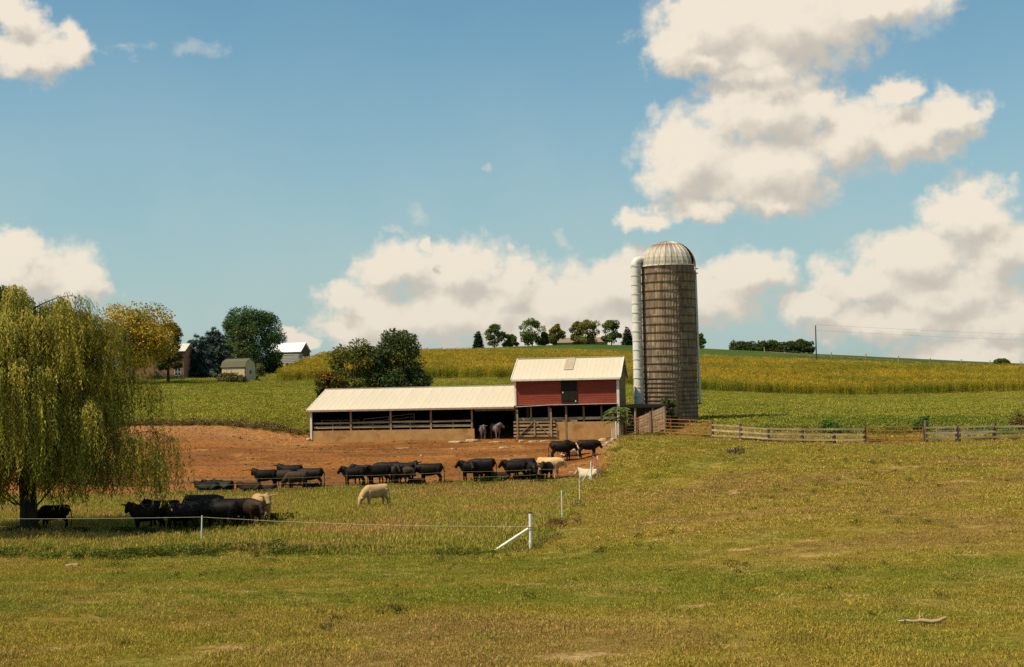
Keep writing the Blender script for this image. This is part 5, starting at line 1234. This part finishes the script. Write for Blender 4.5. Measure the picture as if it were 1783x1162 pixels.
# ranch house on the crest
p = PD(962, 568); e = empty('ranch_house', p, 0, 'long low ranch house with brown roof among the hilltop trees', 'house')
hw = PD(1058, 568).x - p.x; zE = AT(1000, 596.5, 568).z - p.z; zR = AT(1000, 588.5, 568).z - p.z
gabled(e, hw, 9, zE, zR, mat('ranch_wall', (.50, .42, .32), (.42, .34, .25), 2, .8), mat('ranch_roof', (.27, .20, .14), (.21, .155, .11), 3, .9), .5)
for x in (.10, .22, .62, .78): window(e, hw * x, hw * x + 1.5, zE - 1.6, zE - .4, -.05)
mb = MB(); mb.box(hw * .36, hw * .46, -.06, -.01, zE - 2.3, zE - .3); mb.build('door', mat('door_red', (.25, .06, .04), (.2, .05, .03), 3, .6), e)

# ----------------------------------------------------------------------------------------
# stones, stump, stick
# ----------------------------------------------------------------------------------------
def rock(name, p, w, dp, h, label, seed, rz=0.0, m=M_STONE, group=None, tilt=(0, 0)):
    r = random.Random(seed); bm = bmesh.new(); bmesh.ops.create_icosphere(bm, subdivisions=2, radius=1)
    for v in bm.verts:
        k_ = 1 + .28 * math.sin(v.co.x * 3.1 + seed) * math.cos(v.co.y * 2.7 + seed * 2) + r.uniform(-.10, .10); v.co *= k_
        v.co.z = max(-.6, min(.62 + r.uniform(-.06, .06), v.co.z)); v.co = Vector((v.co.x * w / 2, v.co.y * dp / 2, v.co.z * h))
    me = bpy.data.meshes.new(name); bm.to_mesh(me); bm.free(); me.materials.append(m)
    o = obj(name, me, None, p + Vector((0, 0, h * .2)), (tilt[0], tilt[1], rz)); return tag(o, label, 'stone', group)
for i, (px, py, w, dp, h, lab) in enumerate([
   (800, 771, 1.75, .9, .20, 'longest pale stone slab lying before the open shed bay'), (823, 769, 1.15, .8, .24, 'pale broken slab just right of the longest slab before the shed bay'),
   (866, 771, 1.5, .5, .13, 'thin flat slab under the open bay with the cattle'), (908, 770, .55, .4, .2, 'rounded pale stone below the left end of the plank gate'),
   (928, 770, 1.0, .5, .13, 'flat pale stone below the plank gate'), (948, 769, .9, .45, .12, 'low flat stone at the right below the plank gate'),
   (790, 783, .5, .35, .16, 'small lone stone on the dirt below the long slab'), (877, 781, .65, .4, .15, 'pale lumpy stone on open dirt below the plank gate'),
   (734, 795, .28, .22, .16, 'tiny stone with a dark shadow alone in the middle of the dirt lot'), (700, 781, 1.2, .5, .06, 'flat bleached patch of stone in the dirt under the shed wall'),
   (1050, 769, .85, .6, .30, 'largest stone of the pile at the right corner of the barn'), (1060, 773, .6, .45, .24, 'middle stone of the pile at the right corner of the barn'),
   (1068, 768, .5, .4, .28, 'upper right stone of the pile at the barn corner'), (1052, 777, .5, .4, .16, 'lowest stone of the pile at the right corner of the barn'),
   (537, 767, .4, .35, .22, 'small pale stone at the left front corner of the long shed'), (893, 809, .4, .3, .12, 'small stone in the dirt behind the standing black cattle'),
   (995, 823, .55, .35, .08, 'flat stone in the dirt left of the resting white cow')]):
    rock('stone', G(px, py), w, dp, h, lab, i + 1, random.uniform(-.4, .4), group='loose stones on the dirt lot')
l = G(127, 987); rock('stone', l, .55, .35, .12, 'flat tan stone in the near grass at the left', 61)
def stump(px, py, w, h, label, seed):
    p = G(px, py); r = random.Random(seed); mb = MB(); n = 9
    for i in range(n):
        x = (i / (n - 1) - .5) * w + r.uniform(-.03, .03); hh = h * r.uniform(.5, 1.0); y = r.uniform(-.12, .12)
        mb.tube([(x, y, -.1), (x + r.uniform(-.04, .04), y, hh * .6), (x + r.uniform(-.08, .08), y + r.uniform(-.05, .05), hh)], [.07, .055, .015], 6)
    tag(mb.build('tree_stump', mat('stump_wood', (.12, .075, .04), (.06, .04, .022), 8, .9), None, p), label, 'stump')
stump(1274, 791, .36, .40, 'smaller left clump of a dark splintered stump in the pasture', 1)
stump(1286.5, 791, .48, .46, 'larger right clump of a dark splintered stump in the pasture', 2)
p = G(1608, 1089); M_STICK = mat('bleached_stick', (.46, .33, .19), (.30, .20, .11), 9, .9, stretch=(.3, 1, 1))
W0 = lambda px, py: (AT(px, py, p.y) - p)
up3 = Vector((0, 0, .05))
mb = MB(); mb.tube([W0(1567, 1083) + Vector((0, .1, .0)), W0(1580, 1086) + up3, W0(1592, 1087.5) + up3, W0(1603, 1085.5) + up3, W0(1611, 1086.5) + up3, W0(1622, 1088.5) + up3, W0(1636, 1086) + up3, W0(1648, 1080) + up3], [.010, .022, .026, .032, .036, .040, .034, .02], 8)
mb.tube([W0(1601, 1085) + up3, W0(1604, 1080) + Vector((0, .1, .06)), W0(1607, 1074) + Vector((0, .2, 0.06))], [.014, .010, .005], 5); mb.tube([W0(1577, 1085.5) + up3, W0(1571, 1081) + up3, W0(1559, 1078) + up3], [.012, .010, .005], 5)
tag(mb.build('fallen_branch', M_STICK, None, p), 'curved bleached branch lying in the near grass at the right', 'branch')
# timber lying at the willow's foot
p = G(8, 925); mb = MB(); mb.tube([(-.9, 0, .08), (0, .05, .12), (.45, 0, .1)], [.08, .09, .07], 8); tag(mb.build('log', mat('pale_log', (.42, .30, .17), (.3, .2, .11), 6, .9), None, p), 'pale log lying left of the willow trunk at the picture edge', 'log')

# ----------------------------------------------------------------------------------------
# cattle
# ----------------------------------------------------------------------------------------
def coat(name, c1, c2, rough=.6, spec=.3, belly=None):
    return mat(name, c1, c2, 2.2, rough, spec, bump=.012, bscale=30, rand=.3)
C_BLACK = coat('black_coat', (.007, .0052, .004), (.015, .010, .007), .55, .12)
C_BROWN = coat('brown_black_coat', (.028, .017, .010), (.05, .028, .016), .65, .15)
C_TAN = coat('tan_coat', (.62, .39, .185), (.52, .31, .135), .75, .15)
C_CREAM = coat('cream_coat', (.66, .52, .34), (.55, .41, .25), .75, .15)
C_GREYC = coat('dusty_coat', (.17, .135, .115), (.09, .07, .06), .7, .2)
C_WFACE = mat('white_face', (.66, .58, .45), (.56, .47, .35), 4, .75)
C_TFACE = mat('tan_face', (.60, .42, .23), (.50, .33, .17), 4, .75)
C_NOSE = mat('dark_nose', (.03, .022, .02), (.045, .03, .028), 5, .4)
C_PINK = mat('pale_nose', (.42, .26, .19), (.34, .2, .15), 5, .5)
def sphere_pts(c, r, n=10, m=7):
    vs = []; fs = []
    rx, ry, rz_ = r if isinstance(r, tuple) else (r, r, r)
    for i in range(m + 1):
        t = math.pi * i / m
        for k_ in range(n): a = 6.28318 * k_ / n; vs.append((c[0] + rx * math.sin(t) * math.cos(a), c[1] + ry * math.sin(t) * math.sin(a), c[2] + rz_ * math.cos(t)))
    for i in range(m):
        for k_ in range(n): fs.append((i*n+k_, i*n+(k_+1) % n, (i+1)*n+(k_+1) % n, (i+1)*n+k_))
    return vs, fs
def cow_mesh(name, head='up', lying=False, fat=1.0, hump=0.0):
    """one continuous body: torso, legs, neck, head, ears and tail grown together, then smoothed"""
    mb = MB()
    dz = -.58 if lying else 0.0
    sec = [(-.84, 1.12, .10, .11), (-.79, 1.11, .19, .23), (-.68, 1.08, .27, .30), (-.48, 1.04, .30, .33), (-.2, 1.0, .335 * fat, .365), (.1, .98, .34 * fat, .38), (.36, .985, .31 * fat, .385), (.55, 1.01, .265, .36), (.70, 1.04, .20, .28), (.79, 1.06, .11, .16)]
    n = 18; vs = []; fs = []
    for (x, zc, ry, rz_) in sec:
        for k_ in range(n):
            a = 6.28318 * k_ / n; ca, sa = math.cos(a), math.sin(a)
            zz = zc + dz + 1.06 * rz_ * (sa if sa < 0 else sa * (.92 - .06 * abs(ca))) + (hump * math.exp(-((x - .45) / .25) ** 2) if sa > .5 else 0)
            if lying: zz = max(zz, .02)
            vs.append((x, ry * 1.08 * ca * (1.18 if lying and sa < .2 else 1) * (abs(ca) ** -.12 if abs(ca) > .05 else 1), zz))
    for i in range(len(sec) - 1):
        for k_ in range(n): fs.append((i*n+k_, (i+1)*n+k_, (i+1)*n+(k_+1) % n, i*n+(k_+1) % n))
    fs.append(tuple(range(n))); fs.append(tuple((len(sec)-1)*n + k_ for k_ in range(n - 1, -1, -1))); mb.add(vs, fs)
    for s in (-1, 1):
        if not lying:
            st = .05 * s
            mb.tube([(.50, .155*s, 1.0), (.48 + st, .17*s, .74), (.50 + st, .16*s, .42), (.48 + st * 1.6, .155*s, .14), (.51 + st * 1.6, .155*s, .03)], [.17, .115, .07, .055, .07], 10)
            mb.tube([(-.60, .165*s, 1.08), (-.48 - st, .175*s, .76), (-.69 - st, .165*s, .50), (-.64 - st * 1.6, .16*s, .15), (-.60 - st * 1.6, .16*s, .03)], [.21, .15, .078, .058, .072], 10)
        else:
            mb.tube([(.50, .18*s, .42), (.62, .24*s, .16), (.80, .22*s, .08), (.55, .20*s, .07)], [.15, .10, .06, .05], 9)
            mb.tube([(-.60, .2*s, .45), (-.28, .36*s, .26), (-.50, .40*s, .10), (-.22, .42*s, .07)], [.22, .15, .07, .055], 9)
    # neck and head
    H_ = {'up': ((.88, 0, 1.29), (1.13, 0, 1.00)), 'side': ((.90, -.10, 1.31), (.98, -.40, 1.04)), 'low': ((.96, 0, 1.08), (1.15, 0, .76)),
          'graze': ((1.06, -.02, .62), (1.20, -.04, .20)), 'back': ((.82, -.18, 1.32), (.68, -.46, 1.08)), 'far': ((.90, .10, 1.28), (1.03, .36, 1.02))}[head]
    p = Vector(H_[0]) + Vector((0, 0, dz)); q = Vector(H_[1]) + Vector((0, 0, dz))
    base = Vector((.55, 0, 1.09 + dz)); mid = base.lerp(p, .55) + Vector((0, 0, .01 if head != 'graze' else .06))
    mb.tube([base + Vector((-.25, 0, -.04)), base, mid, p, ], [.22, .27, .235, .175], 12)
    mb.tube([base + Vector((.06, 0, -.24)), mid + Vector((.03, 0, -.20)), p + (q - p) * .2 + Vector((0, 0, -.09))], [.17, .12, .06], 8)
    d = (q - p); L = d.length; d.normalize()
    mb.tube([p - d * .06, p + d * .08, p + d * L * .45, p + d * L * .82, q + d * .03, q + d * .07], [.12, .155, .13, .108, .105, .06], 12)
    side = d.cross(Vector((0, 0, 1))).normalized(); upv = side.cross(d).normalized()
    for s in (-1, 1):
        e0 = p + side * s * .11 + upv * .05; e1 = e0 + side * s * .27 - upv * .02 - d * .05
        mb.bar(e0, e0.lerp(e1, .5), .05, .10, up=d); mb.bar(e0.lerp(e1, .35), e1, .045, .085, up=d)
    mb.tube([p + upv * .06 - d * .1, p + upv * .10 - d * .04], [.09, .07], 8)
    # tail
    tx = -.86
    if not lying: mb.tube([(tx + .05, 0, 1.18), (tx - .05, 0, 1.05), (tx - .10, .01, .7), (tx - .08, .02, .45), (tx - .09, .02, .25)], [.05, .04, .032, .036, .045], 8)
    else: mb.tube([(tx + .05, .0, .62), (tx - .07, .05, .4), (tx - .02, .2, .08)], [.05, .036, .045], 8)
    me = mb.mesh(name, C_BLACK); tmp = bpy.data.objects.new('tmp', me); COL.objects.link(tmp)
    rm = tmp.modifiers.new('r', 'REMESH'); rm.mode = 'VOXEL'; rm.voxel_size = .026; rm.use_smooth_shade = True
    sm = tmp.modifiers.new('s', 'SMOOTH'); sm.factor = .5; sm.iterations = 6
    dc = tmp.modifiers.new('d', 'DECIMATE'); dc.ratio = .22
    out = bpy.data.meshes.new_from_object(tmp.evaluated_get(bpy.context.evaluated_depsgraph_get())); out.name = name
    bpy.data.objects.remove(tmp); bpy.data.meshes.remove(me)
    for po in out.polygons:
        po.use_smooth = True
        c = po.center; t = (Vector(c) - p).dot(d) / L; w = (Vector(c) - p - d * (t * L))
        po.material_index = 0
        if -.05 < t < 1.25 and w.length < .2:
            if t > .86: po.material_index = 2
            elif w.dot(upv) > .02 and abs(w.dot(side)) < .10 and t > .0: po.material_index = 1
    out['head'] = (p.x, p.y, p.z, side.x, side.y, side.z)
    return out
POSES = {}
for nm, kw in {'up': dict(head='up'), 'side': dict(head='side'), 'low': dict(head='low'), 'graze': dict(head='graze'), 'back': dict(head='back'), 'far': dict(head='far'),
               'lie': dict(head='up', lying=True), 'lieside': dict(head='side', lying=True), 'bull': dict(head='low', fat=1.1, hump=.10), 'lieback': dict(head='back', lying=True)}.items():
    POSES[nm] = cow_mesh('cow_' + nm, **kw)
VARM = {}
COATS = {'black': (C_BLACK, C_BLACK, C_NOSE), 'brown': (C_BROWN, C_BROWN, C_NOSE), 'whiteface': (C_BLACK, C_WFACE, C_PINK), 'tan': (C_TAN, C_TFACE, C_PINK), 'cream': (C_CREAM, C_CREAM, C_PINK),
         'tanwhite': (C_TAN, C_WFACE, C_PINK), 'grey': (C_GREYC, C_GREYC, C_NOSE), 'browncalf': (C_BROWN, C_TFACE, C_NOSE)}
def cow_var(pose, coat_):
    if (pose, coat_) not in VARM:
        me = POSES[pose].copy(); me.materials.clear()
        for m in COATS[coat_]: me.materials.append(m)
        VARM[(pose, coat_)] = me
    return VARM[(pose, coat_)]
TAGM = MB(); TAGM.box(-.035, .035, -.008, .008, -.09, .0); TAGMESH = TAGM.mesh('ear_tag', mat('orange_tag', (.75, .22, .03), (.7, .2, .03), 3, .5))
HERD = 'cattle of the herd'
def cow(px, py, head, pose, coat_, label, s=1.0, mirror=False, tagged=False, loc=None, cat='cow'):
    p = loc if loc is not None else G(px, py)
    o = obj('cow', cow_var(pose, coat_), None, p + Vector((0, 0, -.02)), (0, 0, R(head)))
    o.scale = (s * .9, -s if mirror else s, s); tag(o, label, cat, HERD)
    if tagged:
        h = POSES[pose]['head']; t = obj('ear_tag', TAGMESH, o); sg = 1
        t.location = (h[0] + h[3] * .26 * sg + .03, h[1] + h[4] * .26 * sg, h[2] + h[5] * .26 * sg); t.rotation_euler = (0, 0, math.atan2(h[4], h[3]))
    return o
# under the willow, in its shade  (heading: 180 faces left, 0 faces right, -90 faces the camera)
cow(95, 925, 185, 'graze', 'black', 'lone black cow with lowered head right beside the willow trunk', .86)
cow(258, 931, 200, 'side', 'black', 'leftmost black cow of the shaded bunch, lower head turned to the camera', .98, tagged=True)
cow(284, 923, 184, 'up', 'black', 'black cow with raised head behind the leftmost cow of the shaded bunch', .98)
cow(318, 931, 172, 'low', 'black', 'black cow broadside in the near row of the shaded bunch by the fence post', 1.0)
cow(352, 915, 8, 'low', 'brown', 'black cow whose brownish back stands highest over the shaded bunch', 1.04)
cow(348, 927, 12, 'side', 'black', 'black cow in the middle of the shaded bunch just left of the thin white post', 1.0)
cow(386, 926, 178, 'side', 'black', 'black cow with an orange ear tag right of the thin white post', 1.0, mirror=True, tagged=True)
cow(415, 920, 4, 'low', 'black', 'black cow broadside near the right end of the shaded bunch', .98)
cow(437, 920, -48, 'low', 'brown', 'dusty dark cow standing next to the tan cow of the shaded bunch', .95)
cow(456, 913, -62, 'up', 'tanwhite', 'tan cow with pale face looking at the camera, right end of shaded bunch', 1.0, mirror=False)
# three lying at the left edge of the lot
cow(362, 859, 186, 'lieside', 'black', 'black cow lying at the far left of the lot with head toward the camera', .95)
cow(372, 854, 178, 'lie', 'black', 'black cow lying in the middle behind two others at the left of the lot', .9)
cow(388, 857, 165, 'lieback', 'black', 'black cow lying rightmost of the three at the left of the lot', 1.0)
# the bunch with the white faced cow
cow(436, 859, 195, 'lieside', 'brown', 'dark cow lying in front of the white faced cow', .92)
cow(463, 853, 190, 'side', 'whiteface', 'black cow with a white face standing left in its bunch on the lot', 1.0)
cow(466, 857, 10, 'lie', 'browncalf', 'brown calf lying under the standing black cattle right of the dark lying cow', .62)
cow(507, 846, 182, 'side', 'black', 'black cow standing behind with its head raised above the white faced bunch', 1.05)
cow(490, 853, 178, 'low', 'brown', 'dark brown cow standing behind the lowered head in the white faced bunch', .98)
cow(518, 855, 176, 'graze', 'brown', 'brownish cow with hanging head in the middle of the white faced bunch', .98)
cow(543, 852, 172, 'low', 'black', 'black cow with its rump at the right end of the white faced bunch', 1.05)
cow(540, 854, 0, 'lie', 'black', 'black calf lying under the rightmost cow of the white faced bunch', .62)
# the row in the middle
cow(617, 850, 183, 'up', 'black', 'black cow at the left end of the middle row, facing left', 1.05)
cow(632, 845, 150, 'far', 'black', 'black cow standing behind the left cow of the middle row', 1.02)
cow(660, 847, 200, 'up', 'black', 'black cow second from left in the front of the middle row', 1.05)
cow(676, 842, 175, 'low', 'black', 'black cow with hidden head behind the centre of the middle row', 1.1)
cow(690, 846, -70, 'up', 'black', 'black cow facing the camera in the centre of the middle row', 1.0)
cow(704, 843, -10, 'side', 'black', 'black cow with raised head looking right in the middle row', 1.1)
cow(700, 847, -30, 'low', 'brown', 'dark cow standing close in front of the raised head in the middle row', 1.02)
cow(750, 845, 180, 'low', 'black', 'black steer at the right end of the middle row, head lowered left', 1.1)
cow(728, 846, 170, 'lie', 'brown', 'dark calf lying in front of the lowered head of the right steer', .68)
# the bunch left of centre right
cow(822, 840, 178, 'up', 'black', 'black cow looking left from behind the bunch beside the weeds', 1.08)
cow(838, 843, 222, 'far', 'black', 'black cow with its round rump to the camera beside the weeds', 1.12)
cow(842, 836, 165, 'low', 'black', 'black cow half hidden behind the rump of the cow beside the weeds', 1.12)
cow(871, 840, 200, 'lieside', 'brown', 'dark cow lying with wide ears toward the camera right of the weeds', .95)
cow(898, 840, 178, 'up', 'black', 'long black cow standing broadside left of the tan cow', 1.1)
cow(912, 836, 172, 'low', 'black', 'black cow standing behind the long broadside cow', 1.12)
cow(927, 841, -80, 'low', 'black', 'black cow facing the camera between the broadside cow and the tan cow', 1.05)
cow(905, 838, 5, 'lie', 'black', 'black calf lying beneath the long broadside cow', .62)
cow(957, 834, -8, 'low', 'tan', 'tan cow facing right behind a black cow near the lot corner', 1.12)
cow(952, 839, -108, 'up', 'black', 'black cow with head up in front of the tan cow', 1.0)
cow(938, 836, 180, 'lie', 'black', 'black calf lying behind the legs of the tan cow', .55)
cow(1026, 836, 150, 'lie', 'cream', 'white cow resting by the post at the lot corner with head raised left', 1.0)
# the three near the barn
cow(978, 803, -6, 'bull', 'black', 'heavy black bull standing broadside below the barn', 1.12, cat='bull')
cow(992, 794, -14, 'lie', 'cream', 'cream cow behind the black bull below the barn', 1.25)
cow(1024, 797, -8, 'low', 'black', 'black cow standing alone right of the bull, tail hanging', 1.0)
# two inside the shed, one in the paddock
cow(839, 757, -80, 'up', 'grey', 'dusty grey cow at left in the open shed bay', .9, loc=W_(U_(838), .5, .03))
cow(861, 757, -66, 'side', 'grey', 'dusty grey cow at right in the open shed bay, head turned', 1.0, mirror=True, loc=W_(U_(861), .55, .03))
cow(655, 885, 214, 'graze', 'tan', 'beige cow grazing alone in the grass in front of the herd', .97)
